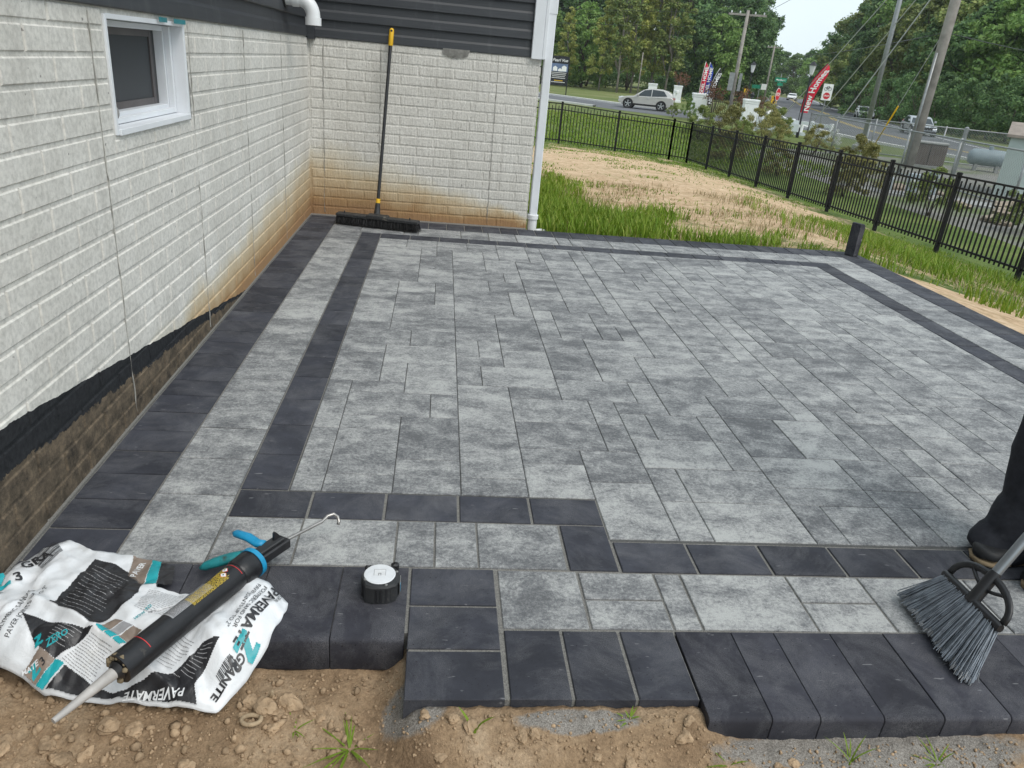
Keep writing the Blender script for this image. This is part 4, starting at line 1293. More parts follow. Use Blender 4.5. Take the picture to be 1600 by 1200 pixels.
for k, (s, a) in enumerate(((.272, -.10), (.286, .18))):
    for nm, mt, q, lf in (('hazard_mark', 'ink_red', .0085, .0010), ('hazard_field', 'ink_white', .0068, .0014), ('hazard_symbol', 'ink_black', .0022, .0018)):
        da = q / GR; b = MB()
        b.add([on_barrel(s - q, a, lf), on_barrel(s, a - da, lf), on_barrel(s + q, a, lf), on_barrel(s, a + da, lf)], [(0, 1, 2, 3)]); rel(b, gun, nm, M[mt])
bt = text_mesh('WARNING', .008)
for v in bt.vertices: v.co = on_barrel(.255 + v.co.x, .42 - v.co.y / GR, .0012)
bt.materials.clear(); o = link('lettering', bt, M['ink_yellow'], gun); o.location = -Vector(gun.location)
b = MB(); b.tube([A + gx * (GL - .055), A + gx * (GL - .050), A + gx * (GL - .004), A + gx * GL], [GR + .001, GR + .0035, GR + .0035, GR + .001], 32); rel(b, gun, 'rear_cap', M['gun_black'], auto=40)
b = MB(); b.tube([A + gx * (GL - .008), A + gx * (GL + .004)], [GR + .005, GR + .005], 32); rel(b, gun, 'cap_ring', M['blue_grip'], auto=40)
# mortar crust round the front end and the nozzle
b = MB()
for k in range(16):
    a = 2 * math.pi * k / 16 + random.uniform(-.15, .15); rr_ = random.uniform(.003, .0095)
    if 3.3 < a < 4.4: continue
    c = A + gx * random.uniform(-.004, .008) + (gz * math.cos(a) + gy * math.sin(a)) * (GR - .006)
    b.tube([c - gx * rr_ * .8, c - gx * rr_ * .2, c + gx * rr_ * .5, c + gx * rr_ * 1.1], [.001, rr_, rr_ * .8, .001], 6)
rel(b, gun, 'dried_crust', M['mud'], smooth=True)
b = MB(); b.tube([A - gx * .002, A - gx * .012], [.020, .013], 16); rel(b, gun, 'front_nut', M['black_plastic'], auto=40)
b = MB(); b.tube([A - gx * .008, A - gx * .05, A - gx * .135], [.0125, .010, .0055], 14); rel(b, gun, 'nozzle', M['nozzle'], auto=40)
# handle frame, rod
C0 = B; C1 = Vector((-.331, 1.540, .062)); cx_ = (C1 - C0).normalized()
cm = Matrix((( cx_.x, gy.x, 0, C0.x), (cx_.y, gy.y, 0, C0.y), (cx_.z, gy.z, 1, C0.z), (0, 0, 0, 1)))
b = MB(); b.cbox(-.004, .095, -.020, .020, -.012, .014, .003, cm); rel(b, gun, 'handle_frame', M['black_plastic'])
b = MB(); b.cbox(.012, .082, -.013, .013, .0145, .022, .002, cm); rel(b, gun, 'ratchet_cover', M['dusty_black'])
b = MB(); b.prism([(.060, .014), (.088, .014), (.066, .044), (.062, .042)], -.003, .003, cm, 'y'); rel(b, gun, 'release_tab', M['black_plastic'])
H0 = Vector((-.236, 1.645, .062))
rd = (H0 - C1).normalized()
hook = [C1 - rd * .03, C1, H0 - rd * .03, H0 - rd * .012 + Vector((0, .004, .006)), H0 + Vector((.006, .004, .007)), H0 + Vector((.017, -.002, .002)), H0 + Vector((.021, -.010, -.006)), H0 + Vector((.019, -.016, -.012))]
b = MB(); b.tube(hook, .0042, 10); rel(b, gun, 'plunger_rod', M['steel'], smooth=True)
g0, g1 = Vector((-.392, 1.487, .060)), Vector((-.512, 1.468, .030))
b = MB(); b.tube([g0 + (g1 - g0) * t + Vector((0, 0, .006 * math.sin(t * 3.1))) for t in (0, .2, .45, .7, .9, 1)], [(.010, .013), (.011, .015), (.0115, .0155), (.0115, .014), (.010, .012), (.004, .005)], 14); rel(b, gun, 'fixed_handle', M['teal_grip'], smooth=True)
g0, g1 = Vector((-.372, 1.500, .080)), Vector((-.452, 1.540, .082))
b = MB(); b.tube([g0, g0 + (g1 - g0) * .2 + Vector((0, 0, -.006)), g0 + (g1 - g0) * .5 + Vector((0, 0, .002)), g0 + (g1 - g0) * .9, g1], [(.008, .010), (.009, .012), (.009, .012), (.0085, .011), (.003, .004)], 14); rel(b, gun, 'trigger', M['blue_grip'], smooth=True)

# ---- curled scrap, twig, weeds
b = MB(); b.tube([(.016 * math.cos(a) * 1.2, .013 * math.sin(a), .006 + .004 * a / 6) for a in np.linspace(.3, 6.9, 22)], [.0045] * 21 + [.003], 8)
tag(b.build('curled_root', M['root'], None, smooth=True, loc=(-.325, 1.135, float(zdirt(-.325, 1.135)) + .004)), 'small pale curled root lying on the soil below the bag', 'root')
b = MB(); b.tube([(-.31, 1.20, -.098), (-.30, 1.19, -.080), (-.293, 1.178, -.060), (-.29, 1.17, -.042)], [.005, .0045, .004, .0025], 7)
tag(b.build('root_stub', M['root'], None, smooth=True), 'short pale root stub sticking up among clods right of the bag', 'root')

def blades(n, fn, segs=3):
    """fn(i)-> base(3), dirxy(2), height, lean, width ; returns V,F"""
    k = segs * 2 + 1
    V = np.zeros((n * k, 3)); Fq = []; Ft = []
    for i in range(n):
        p, d, h, lean, w = fn(i)
        sx, sy = -d[1] * w, d[0] * w
        for s in range(segs):
            t = s / segs; q = t * t * lean
            c = (p[0] + d[0] * q, p[1] + d[1] * q, p[2] + h * (t - .28 * t * t * lean / max(h, 1e-4) * .5))
            ww = 1 - .35 * t
            V[i * k + 2 * s] = (c[0] - sx * ww, c[1] - sy * ww, c[2]); V[i * k + 2 * s + 1] = (c[0] + sx * ww, c[1] + sy * ww, c[2])
        V[i * k + k - 1] = (p[0] + d[0] * lean, p[1] + d[1] * lean, p[2] + h * (1 - .14 * lean / max(h, 1e-4)))
        for s in range(segs - 1):
            a = i * k + 2 * s; Fq.append((a, a + 1, a + 3, a + 2))
        a = i * k + 2 * (segs - 1); Ft.append((a, a + 1, a + 2))
    return V, Fq + Ft
def weed(x, y, n, h, lean, w, label, seed, name='weed', flat=False):
    r = random.Random(seed); root = empty(name, (x, y, float(zdirt(x, y))), label, 'weed')
    for i in range(n):
        a = r.uniform(0, 6.28); rad = r.uniform(0, .012)
        def f(_):
            return ((math.cos(a) * rad, math.sin(a) * rad, -.004), (math.cos(a), math.sin(a)), h * r.uniform(.5, 1.1), lean * r.uniform(.5, 1.3), w)
        V, F = blades(1, f, 4)
        link('leaf', mesh_np('leaf', V, F, True), M['grass'], root)
    return root
weed(-.125, 1.085, 20, .028, .075, .0020, 'bright green sprawling grass weed on bare soil left of centre', 3)
weed(-.24, 1.125, 7, .02, .035, .002, 'tiny green weed sprout beside clods under left coping', 4)
weed(-.62, 1.02, 6, .018, .03, .002, 'small weed sprout at the lower left edge of the soil', 5)
weed(.115, 1.06, 3, .05, .03, .0032, 'single pale pointed leaf poking from soil below front pavers', 6)
weed(.43, 1.075, 9, .015, .03, .0022, 'dull flattened weed right under the third front paver', 7)
weed(.875, 1.005, 6, .06, .045, .0018, 'tall thin grass sprout in front of right coping nose', 8)
weed(1.06, 1.0, 9, .035, .045, .0018, 'bushy little grass tuft beneath the broom side coping', 9)
weed(.62, 1.0, 5, .02, .04, .002, 'tiny sprout in the grey screenings at coping corner', 10)

# ================================================================== ANGLE BROOM AND PERSON
ab = empty('angle_broom', (1.22, 1.28, 0), 'angle broom with grey bristles and black frame sweeping the right coping', 'broom')
bt0, bt1 = Vector((1.224, 1.437, .002)), Vector((1.205, 1.146, .002))         # bristle tips
br0, br1 = Vector((1.272, 1.383, .118)), Vector((1.272, 1.195, .122))         # bar
hd = Vector((.55, .14, .95)).normalized()
bd = (br1 - br0).normalized(); bn = bd.cross(hd).normalized()
def fbr(i):
    u = rng.random(); q = rng.uniform(-1, 1)
    a = br0 + (br1 - br0) * (.02 + .96 * u) + bn * q * .010
    c = bt0 + (bt1 - bt0) * u + bn * q * .022 + Vector((rng.normal() * .004, rng.normal() * .004, 0))
    c.z = abs(c.z) + rng.uniform(0, .012)
    return np.array(a), np.array(c), .0013
b = MB()
for i in range(820):
    a, c, w = fbr(i); mid = (a + c) / 2 + np.array(bn) * rng.normal() * .002
    b.tube([a, mid, c], [w, w, w * .9], 4, False)
tag(rel(b, ab, 'bristles', M['bristle_grey'], smooth=True), kind='stuff')
b = MB()
for i in range(420):
    a, c, w = fbr(i); d_ = (c - a); d_ = d_ / np.linalg.norm(d_)
    b.tube([c - d_ * .012, c + np.array([rng.normal() * .002, rng.normal() * .002, 0])], [w * 1.1, w * .7], 3, False)
tag(rel(b, ab, 'bristle_tips', M['bristle_tip']), kind='stuff')
b = MB(); b.tube([br0 - bd * .006, br0, br1, br1 + bd * .006], [(.010, .008), (.012, .011), (.012, .011), (.010, .008)], 12); rel(b, ab, 'bristle_bar', M['black_plastic'], auto=40)
mc = br0 + (br1 - br0) * .52
arc = []
for t in np.linspace(0, math.pi, 17):
    arc.append(mc + bd * (-math.cos(t) * .093) + hd * (.010 + .062 * math.sin(t) ** .8))
b = MB(); b.tube(arc, [(.006, .009)] * 17, 8); rel(b, ab, 'frame_bow', M['black_plastic'], smooth=True)
for s in (-1, 1):
    b = MB(); b.tube([mc + hd * .035, mc + bd * s * .030 + hd * .046, mc + bd * s * .058 + hd * .060], [.0045] * 3, 8); rel(b, ab, 'frame_rib', M['black_plastic'], smooth=True)
b = MB(); b.tube([mc - hd * .004, mc + hd * .075, mc + hd * .085], [.0155, .0140, .0125], 14); rel(b, ab, 'socket', M['black_plastic'], auto=40)
b = MB(); b.tube([mc + hd * .07, mc + hd * 1.20], .0112, 14); rel(b, ab, 'handle', M['grey_metal'], auto=40)
b = MB(); b.tube([mc + hd * 1.195, mc + hd * 1.225], [.0125, .010], 12); rel(b, ab, 'end_cap', M['black_plastic'], auto=40)

def loft(mb, rings, cap=True):
    n = len(rings[0]); V = [p for r in rings for p in r]; F = []
    for i in range(len(rings) - 1):
        F += [(i * n + k, i * n + (k + 1) % n, (i + 1) * n + (k + 1) % n, (i + 1) * n + k) for k in range(n)]
    if cap: F.append(tuple(range(n - 1, -1, -1))); F.append(tuple((len(rings) - 1) * n + k for k in range(n)))
    mb.add(V, F)
person = empty('person', (1.74, 1.60, 0), 'person in black trousers and black shoes sweeping with the angle broom', 'person')
PL = Vector(person.location)
FA, FB = Vector((1.735, 1.640, 0)), Vector((1.800, 1.490, 0))          # ankles, feet point towards -x
PEL = Vector((1.80, 1.59, .93)); CH = Vector((1.80, 1.60, 1.34)); NK = Vector((1.765, 1.585, 1.47)); HD = Vector((1.72, 1.57, 1.60))
G1 = mc + hd * .98; G2 = mc + hd * 1.14
def skin(name, pts, edges, mat, parent, root=0, sub=2):
    me = bpy.data.meshes.new(name); me.from_pydata([p[0] for p in pts], edges, []); me.update()
    o = bpy.data.objects.new(name, me); COL.objects.link(o)
    sm = o.modifiers.new('skin', 'SKIN'); sm.use_smooth_shade = True
    for i, p in enumerate(pts):
        r = p[1]; me.skin_vertices[0].data[i].radius = (r if hasattr(r, '__len__') else (r, r))
        me.skin_vertices[0].data[i].use_root = (i == root)
    ss = o.modifiers.new('sub', 'SUBSURF'); ss.levels = sub; ss.render_levels = sub
    dg = bpy.context.evaluated_depsgraph_get(); dg.update()
    m2 = bpy.data.meshes.new_from_object(o.evaluated_get(dg), depsgraph=dg); m2.name = name
    bpy.data.objects.remove(o, do_unlink=True)
    m2.polygons.foreach_set('use_smooth', np.ones(len(m2.polygons), dtype=bool))
    m2.materials.clear()
    q = link(name, m2, mat, parent); q.location = -PL
    return q
SA, SB = CH + Vector((0, .19, .06)), CH + Vector((0, -.19, .06))
EA, EB = Vector((1.70, 1.80, 1.08)), Vector((1.86, 1.33, 1.10))
kA, kB = (FA + PEL) / 2 + Vector((-.075, .05, .03)), (FB + PEL) / 2 + Vector((-.03, -.05, .03))
pts = [(PEL, .13), (CH - Vector((0, 0, .14)), .13), (CH, .125), (NK, .048), (HD + Vector((-.012, 0, -.045)), .052), (HD + Vector((-.008, 0, .035)), .086),
       (SA, .058), (EA, .042), (G1 + Vector((.02, .025, .0)), .028), (SB, .058), (EB, .042), (G2 + Vector((.02, -.025, 0)), .028),
       (PEL + Vector((0, .09, -.06)), .085), (kA, .060), (FA + Vector((0, 0, .09)), .042), (PEL + Vector((0, -.09, -.06)), .085), (kB, .060), (FB + Vector((0, 0, .09)), .042)]
ed = [(0, 1), (1, 2), (2, 3), (3, 4), (4, 5), (2, 6), (6, 7), (7, 8), (2, 9), (9, 10), (10, 11), (0, 12), (12, 13), (13, 14), (0, 15), (15, 16), (16, 17)]
# fingers: four curling round the handle plus a thumb, for each hand
def hand(idx, wrist, grip, side):
    global pts, ed
    perp = hd.cross(Vector((0, 0, 1))).normalized() * side
    fwd = hd.cross(perp).normalized()
    k0 = len(pts); pts.append((grip + perp * .016 + Vector((.012, 0, .0)), .020)); ed.append((idx, k0))
    for f in range(4):
        base = grip + hd * (.030 - .020 * f)
        L = (.9, 1.0, .95, .75)[f]
        ch = [base + perp * .018 - fwd * .006, base + perp * .010 - fwd * .021 * L, base - perp * .010 - fwd * .019 * L, base - perp * .017 * L + fwd * .002]
        last = k0
        for c in ch: pts.append((c, .0078)); ed.append((last, len(pts) - 1)); last = len(pts) - 1
    last = k0
    for c in (grip + perp * .014 + fwd * .016 + hd * .028, grip - perp * .002 + fwd * .020 + hd * .040, grip - perp * .014 + fwd * .013 + hd * .044):
        pts.append((c, .0085)); ed.append((last, len(pts) - 1)); last = len(pts) - 1
pts.append((HD + Vector((0, 0, .088)), .074)); ed.append((5, len(pts) - 1)); pts.append((HD + Vector((0, 0, .125)), .045)); ed.append((len(pts) - 2, len(pts) - 1))
hand(8, None, G1, 1); hand(11, None, G2, -1)
body = skin('body', pts, ed, M['skin'], person, 0, 1)
# head features
M['lip'] = simple('lip', (.36, .17, .14), .5)
fw_ = Vector((-.9, -.1, -.42)).normalized(); rt_ = fw_.cross(Vector((0, 0, 1))).normalized(); up_ = rt_.cross(fw_)
HC = HD + Vector((-.006, 0, .030))
def ell(mb, c, rx, ry, rz, n=14, m_=8, clip=None):
    rings = []
    for i in range(m_ + 1):
        ph = -math.pi / 2 + math.pi * i / m_
        if clip is not None and math.sin(ph) < clip: continue
        rings.append([c + rt_ * (rx * math.cos(ph) * math.cos(2 * math.pi * k / n)) + fw_ * (ry * math.cos(ph) * math.sin(2 * math.pi * k / n)) + up_ * (rz * math.sin(ph)) for k in range(n)])
    loft(mb, rings)
b = MB(); ell(b, HC - fw_ * .022 + up_ * .026, .090, .098, .096, 18, 12, -.10); hr = b.build('hair', M['hair'], person, smooth=True); hr.location = -PL
b = MB(); b.tube([HC + fw_ * .082 + up_ * .012, HC + fw_ * .105 - up_ * .018, HC + fw_ * .088 - up_ * .028], [.008, .013, .009], 8); q = b.build('nose', M['skin'], person, smooth=True); q.location = -PL
for s in (-1, 1):
    b = MB(); ell(b, HC + rt_ * s * .083 - up_ * .005, .010, .020, .030, 10, 6); q = b.build('ear', M['skin'], person, smooth=True); q.location = -PL
    b = MB(); ell(b, HC + rt_ * s * .031 + fw_ * .079 + up_ * .018, .012, .008, .008, 10, 6); q = b.build('eye', M['sign_white'], person, smooth=True); q.location = -PL
b = MB(); b.tube([HC + fw_ * .082 - up_ * .052 + rt_ * .024, HC + fw_ * .090 - up_ * .054, HC + fw_ * .082 - up_ * .052 - rt_ * .024], [.003, .006, .003], 8); q = b.build('mouth', M['lip'], person, smooth=True); q.location = -PL
# shirt
sp = [(PEL + Vector((0, 0, .0)), (.19, .17)), (CH - Vector((0, 0, .14)), .150), (CH + Vector((0, 0, .01)), .145), (NK - Vector((0, 0, .03)), .075), (SA, .078), (EA, .060), (EA + (G1 - EA) * .75, .047), (SB, .078), (EB, .060), (EB + (G2 - EB) * .75, .047)]
skin('shirt', sp, [(0, 1), (1, 2), (2, 3), (2, 4), (4, 5), (5, 6), (2, 7), (7, 8), (8, 9)], M['shirt'], person, 0, 2)
# trousers: two lofted legs with folds, meeting at the seat
b = MB()
def leg(F0, knee, hip, seed):
    rings = []; n = 36
    key = [(0.0, F0 + Vector((-.088, 0, .020)), .102, .070), (.06, F0 + Vector((-.060, 0, .080)), .098, .078), (.16, F0 + Vector((-.045, 0, .17)), .090, .078), (.30, F0 + (knee - F0) * .62 + Vector((-.02, 0, 0)), .092, .082), (.48, knee, .092, .086), (.70, knee + (hip - knee) * .5, .105, .100), (1.0, hip, .130, .130)]
    T = np.linspace(0, 1, 46)
    for t in T:
        for i in range(len(key) - 1):
            if key[i][0] <= t <= key[i + 1][0]: break
        a, c = key[i], key[i + 1]; q = (t - a[0]) / (c[0] - a[0]); q = q * q * (3 - 2 * q)
        ctr = a[1].lerp(c[1], q); rx = a[2] + (c[2] - a[2]) * q; ry = a[3] + (c[3] - a[3]) * q
        ring = []
        for k in range(n):
            an = 2 * math.pi * k / n
            w = 1 + .05 * float(fbm(an * 1.2 + seed, t * 9, seed, 2)) + .085 * math.sin(t * 62 + 2.2 * math.sin(an + seed) + seed) * math.exp(-t * 9) + .035 * math.sin(t * 34 + 3 * math.sin(an * 1 + 1)) * math.exp(-((t - .46) / .12) ** 2)
            ring.append(ctr + Vector((rx * w * math.cos(an), ry * w * math.sin(an), .012 * math.sin(an * 2 + seed) * (1 if t < .08 else .3))))
        rings.append(ring)
    loft(b, rings)
leg(FA, kA, PEL + Vector((0, .075, -.02)), 2)
leg(FB, kB, PEL + Vector((0, -.075, -.02)), 5)
b.tube([PEL + Vector((0, 0, -.10)), PEL + Vector((0, 0, -.02)), PEL + Vector((0, 0, .09))], [(.15, .19), (.155, .20), (.150, .175)], 24, True, (1, 0, 0))
q = b.build('trousers', M['denim'], person, smooth=True); q.location = -PL
def shoe(F0, ang):
    Mx = Matrix.Translation(F0) @ Matrix.Rotation(ang, 4, 'Z')
    # shoe local: toe towards -x
    def foot(t):    # half width along the foot
        return .034 + .014 * math.sin(min(1, t * 1.15) * math.pi * .85) if t < .86 else .046 * math.sqrt(max(0, 1 - ((t - .86) / .15) ** 2))
    def secs(z0, z1f, grow):
        rings = []
        for i in range(13):
            t = i / 12; x = .075 - .275 * t; w = max(.006, foot(t)) + grow; top = z1f(t)
            rings.append([Mx @ Vector((x, w * math.cos(a), (z0 + top) / 2 + (top - z0) / 2 * (1 if math.sin(a) > 0 else -1) * abs(math.sin(a)) ** .45)) for a in [2 * math.pi * k / 14 for k in range(14)]])
        mb = MB(); loft(mb, rings); return mb
    up = secs(.018, lambda t: .105 - .055 * sst(.25, .9, t), 0).build('shoe', M['shoe'], person, smooth=True); up.location = -PL
    so = secs(.001, lambda t: .017, .002).build('sole', M['sole'], up, smooth=True)
shoe(FA, R(12)); shoe(FB, R(4))

# ================================================================== BLACK METAL FENCE
PH = 1.16
def bar(mb, p, q, w):
    p = Vector(p); q = Vector(q); d = (q - p).normalized(); s = Vector((-d.y, d.x, 0))
    if s.length < .01: s = Vector((1, 0, 0))
    s = s.normalized(); u = d.cross(s)
    V = [e + s * a * w / 2 + u * c * w / 2 for e in (p, q) for a, c in ((-1, -1), (1, -1), (1, 1), (-1, 1))]
    mb.add(V, [(3, 2, 1, 0), (4, 5, 6, 7)] + [(k, (k + 1) % 4, 4 + (k + 1) % 4, 4 + k) for k in range(4)])
_picket = {}
def picket(h, w=.019):
    key = round(h, 2)
    if key not in _picket:
        b = MB(); b.box(-w / 2, w / 2, -w / 2, w / 2, 0, h)
        me = bpy.data.meshes.new('picket'); me.from_pydata(b.v, [], b.f); me.update(); me.materials.append(M['fence_black']); _picket[key] = me
    return _picket[key]
def metal_fence(posts, label, per=17):
    root = empty('metal_fence', posts[0], label, 'fence')
    O = Vector(posts[0])
    pb_ = MB(); pb_.box(-.028, .028, -.028, .028, -.1, PH); pb_.box(-.032, .032, -.032, .032, PH, PH + .014); pb_.box(-.025, .025, -.025, .025, PH + .014, PH + .024)
    pm = bpy.data.meshes.new('post'); pm.from_pydata(pb_.v, [], pb_.f); pm.update(); pm.materials.append(M['fence_black'])
    for p in posts: link('post', pm, None, root, Vector(p) - O)
    for p, q in zip(posts[:-1], posts[1:]):
        p, q = Vector(p), Vector(q); L = (q - p).length; n = max(3, round(L / .098))
        for zr in (PH - .035, PH - .20, .11):
            b = MB(); bar(b, p - O + Vector((0, 0, zr)), q - O + Vector((0, 0, zr)), .028); b.build('rail', M['fence_black'], root)
        for k in range(1, n):
            c = p.lerp(q, k / n) - O
            long = k % 2 == 0
            h = (PH - .035 if long else PH - .095) - .05
            link('picket', picket(h), None, root, c + Vector((0, 0, .05)), (0, 0, math.atan2((q - p).y, (q - p).x)))
    return root
right = [(7.588 + .0414 * i, 23.41 - 1.7617 * i, -1.19 + .0335 * i) for i in range(14)]
left = [(7.588, 23.41, -1.19), (6.98, 23.30, -1.135), (5.243, 23.2, -1.045), (3.49, 23.1, -.93), (1.73, 23.0, -.92), (0.0, 22.9, -.92), (-1.7, 22.8, -.92)]
metal_fence(right, 'black metal picket fence along the right side of the lawn')
metal_fence(left[1:], 'black metal picket fence across the far end of the lawn')
metal_fence([left[0], left[1]], 'short black metal fence panel at the far lawn corner')

# ================================================================== GRASS
def grass_field(name, n, samp, hfn, label, mat='grass', w=.0042, lean=.5):
    pts_ = []
    while len(pts_) < n:
        X = samp(n); pts_ += X
    pts_ = pts_[:n]; P = np.array(pts_)
    Z = zg(P[:, 0], P[:, 1])
    Hh = hfn(P[:, 0], P[:, 1])
    def f(i):
        a = rng.uniform(0, 6.283); h = Hh[i] * rng.uniform(.45, 1.15)
        return ((P[i, 0], P[i, 1], Z[i] - .01), (math.cos(a), math.sin(a)), h, h * lean * rng.uniform(.2, 1.4), w * rng.uniform(.7, 1.3) * (1 + .05 * P[i, 1]))
    V, F = blades(n, f, 2)
    o = link(name, mesh_np(name, V, F), M[mat]); return tag(o, label, 'grass', None, 'stuff')
def samp_tall(n):
    x = rng.uniform(.78, 7.9, n); y = rng.uniform(5.72, 14, n)
    # dense beside the house, thinning to the right; clumped
    dens = np.clip(1.35 - (x - .8) * .80 - (y - 5.7) * .17 + 1.5 * fbm(x * 1.7, y * 1.7, 51, 3), 0, 1) * (x > .80)
    return list(map(tuple, np.stack([x, y], -1)[rng.random(n) < dens]))
grass_field('tall_grass', 9000, samp_tall, lambda x, y: .06 + .125 * np.clip(1.2 - (x - .8) * .35 - (y - 6) * .10, .12, 1) * (1 + .5 * fbm(x * 2.2, y * 2.2, 55, 2)), 'tall lush green grass growing beside the house corner and patio edge')
def samp_right(n):
    x = rng.uniform(3.45, 8.3, n); y = rng.uniform(2.5, 11.5, n)
    edge = np.exp(-((x - (4.9 + .25 * (y - 5.5))) / 1.3) ** 2)
    dens = np.clip(edge * .8 + 1.3 * fbm(x * 1.5, y * 1.5, 61, 3) - .3 + .5 * (x > 7.3) - .8 * (x < 4.0) * (y < 5.3), 0, 1)
    return list(map(tuple, np.stack([x, y], -1)[rng.random(n) < dens]))
grass_field('fence_grass', 8000, samp_right, lambda x, y: .07 + .13 * np.clip(1 - np.abs(y - 6.5) / 5, .1, 1), 'green grass growing between the patio edge and the right fence')
def samp_lawn(n):
    x = rng.uniform(.8, 8.4, n); y = 5.8 + 17.4 * rng.random(n) ** 1.2
    dens = np.clip(.02 + 1.2 * fbm(x * 1.1, y * 1.1, 71, 4) + .5 * (y > 19.5) + .3 * (x > 7.0), .01, 1)
    return list(map(tuple, np.stack([x, y], -1)[rng.random(n) < dens]))
grass_field('lawn_tufts', 9500, samp_lawn, lambda x, y: np.full(len(x), .055), 'short patchy grass over the bare straw coloured lawn', w=.0048, lean=.9)
def samp_dead(n):
    x = rng.uniform(.9, 7.5, n); y = rng.uniform(5.75, 11, n)
    dens = np.clip(.35 + .9 * fbm(x * 1.6, y * 1.6, 91, 3) - (x - .8) * .04, 0, 1)
    return list(map(tuple, np.stack([x, y], -1)[rng.random(n) < dens]))
grass_field('dead_grass', 4500, samp_dead, lambda x, y: np.full(len(x), .10), 'pale dead grass stems mixed into the green grass', 'grass_dry', .0028, .8)
def samp_straw(n):
    x = rng.uniform(.9, 7.6, n); y = 5.8 + 14 * rng.random(n) ** 1.2
    return list(map(tuple, np.stack([x, y], -1)))
grass_field('straw', 12000, samp_straw, lambda x, y: np.full(len(x), .018), 'loose dry straw scattered over the bare lawn', 'grass_dry', .004, 3.0)
def samp_far(n):
    x = rng.uniform(.5, 14, n); y = rng.uniform(23.3, 48, n)
    return list(map(tuple, np.stack([x, y], -1)))
grass_field('meadow_grass', 22000, samp_far, lambda x, y: np.full(len(x), .12), 'meadow grass between the back fence and the street', w=.006, lean=.6)

# ================================================================== ROADS
GZ = -1.32
def strip(name, A, B, mat, z, th=0, kind='structure', parent=None):
    n = len(A); V = [(p[0], p[1], z) for p in A] + [(p[0], p[1], z) for p in B]
    F = [(k, n + k, n + k + 1, k + 1) for k in range(n - 1)]
    # make sure it faces up
    a, b_, c = [Vector(V[i]) for i in F[0][:3]]
    if (b_ - a).cross(c - a).z < 0: F = [f[::-1] for f in F]
    me = mesh_np(name, V, F); o = link(name, me, mat, parent)
    if kind: o['kind'] = kind
    return o
def smooth_line(P, n=40):
    P = np.array(P, float); L = np.r_[0, np.cumsum(np.hypot(*np.diff(P, axis=0).T))]
    t = np.linspace(0, L[-1], n)
    return np.stack([np.interp(t, L, P[:, 0]), np.interp(t, L, P[:, 1])], -1)
mn = smooth_line([(26.5, -25), (26.8, 20), (26.6, 31), (26, 37.4), (25.4, 41.7), (25.2, 45.8), (25.8, 52), (27.4, 62), (33, 78), (41.8, 96), (54, 130), (92, 225)], 80)
mf = smooth_line([(34.5, -25), (34.5, 20), (34.3, 36), (35.2, 44.3), (36.9, 50.8), (41.8, 64.5), (46, 76), (54, 95), (67, 130), (108, 225)], 80)
strip('road', mn, mf, M['asphalt'], GZ + .012)
df = smooth_line([(-30, 118), (-5, 92), (9.6, 74.4), (15.6, 65.8), (20.3, 62.2), (29.5, 62)], 40)
dn = smooth_line([(-34, 106), (-10, 82), (8.2, 62.5), (13.4, 55.8), (16.4, 53.6), (26, 51)], 40)
strip('side_street', df, dn, M['asphalt'], GZ + .008)
def offs(P, d):
    T = np.gradient(P, axis=0); T /= np.linalg.norm(T, axis=1)[:, None]
    return P + np.c_[-T[:, 1], T[:, 0]] * d
def kerb(P, w=.35, h=.13, cutn=None):
    V = []; P = P if cutn is None else P[cutn[0]:cutn[1]]
    Q = offs(P, w); n = len(P)
    V = [(p[0], p[1], GZ - .05) for p in P] + [(p[0], p[1], GZ + h) for p in P] + [(q[0], q[1], GZ + h) for q in Q] + [(q[0], q[1], GZ - .05) for q in Q]
    F = []
    for r in range(3): F += [(r * n + k, r * n + k + 1, (r + 1) * n + k + 1, (r + 1) * n + k) for k in range(n - 1)]
    o = link('kerb', mesh_np('kerb', V, F), M['kerb']); o['kind'] = 'structure'
kerb(df, .55, .14, (0, 36)); kerb(dn, -.4, .13, (0, 32)); kerb(mn, .35, .13, (0, 37))
mid = (mn + mf) / 2
for dd in (-.18, .18): strip('centre_line', offs(mid, dd - .07), offs(mid, dd + .07), M['roadyellow'], GZ + .017)
strip('edge_line', offs(mn, -.9), offs(mn, -1.08), M['roadwhite'], GZ + .017)
strip('edge_line', offs(mf, .9), offs(mf, 1.08), M['roadwhite'], GZ + .017)
strip('stop_line', [(24.5, 61.5), (24.2, 57.5)], [(25.0, 61.5), (24.7, 57.5)], M['roadwhite'], GZ + .017)

# ================================================================== TREES
def leaf_cloud(cent, rad, per, size, seed, flat=.35, up=.35):
    r = np.random.default_rng(seed)
    n = len(cent) * per
    C_ = np.repeat(np.array(cent), per, 0); Rr = np.repeat(np.array(rad), per)
    d = r.normal(size=(n, 3)); d /= np.linalg.norm(d, axis=1)[:, None]
    P = C_ + d * (Rr * r.uniform(.35, 1.08, n) )[:, None] * np.array([1, 1, .78])
    nr = d * .7 + r.normal(size=(n, 3)) * .55 + [0, 0, up]; nr /= np.linalg.norm(nr, axis=1)[:, None]
    t = np.cross(nr, r.normal(size=(n, 3))); t /= np.linalg.norm(t, axis=1)[:, None]
    b_ = np.cross(nr, t); s = size * r.uniform(.6, 1.4, n)[:, None]
    V = np.stack([P - t * s, P - b_ * s * .62, P + t * s, P + b_ * s * .62], 1).reshape(-1, 3)
    return V, np.arange(n * 4).reshape(-1, 4)
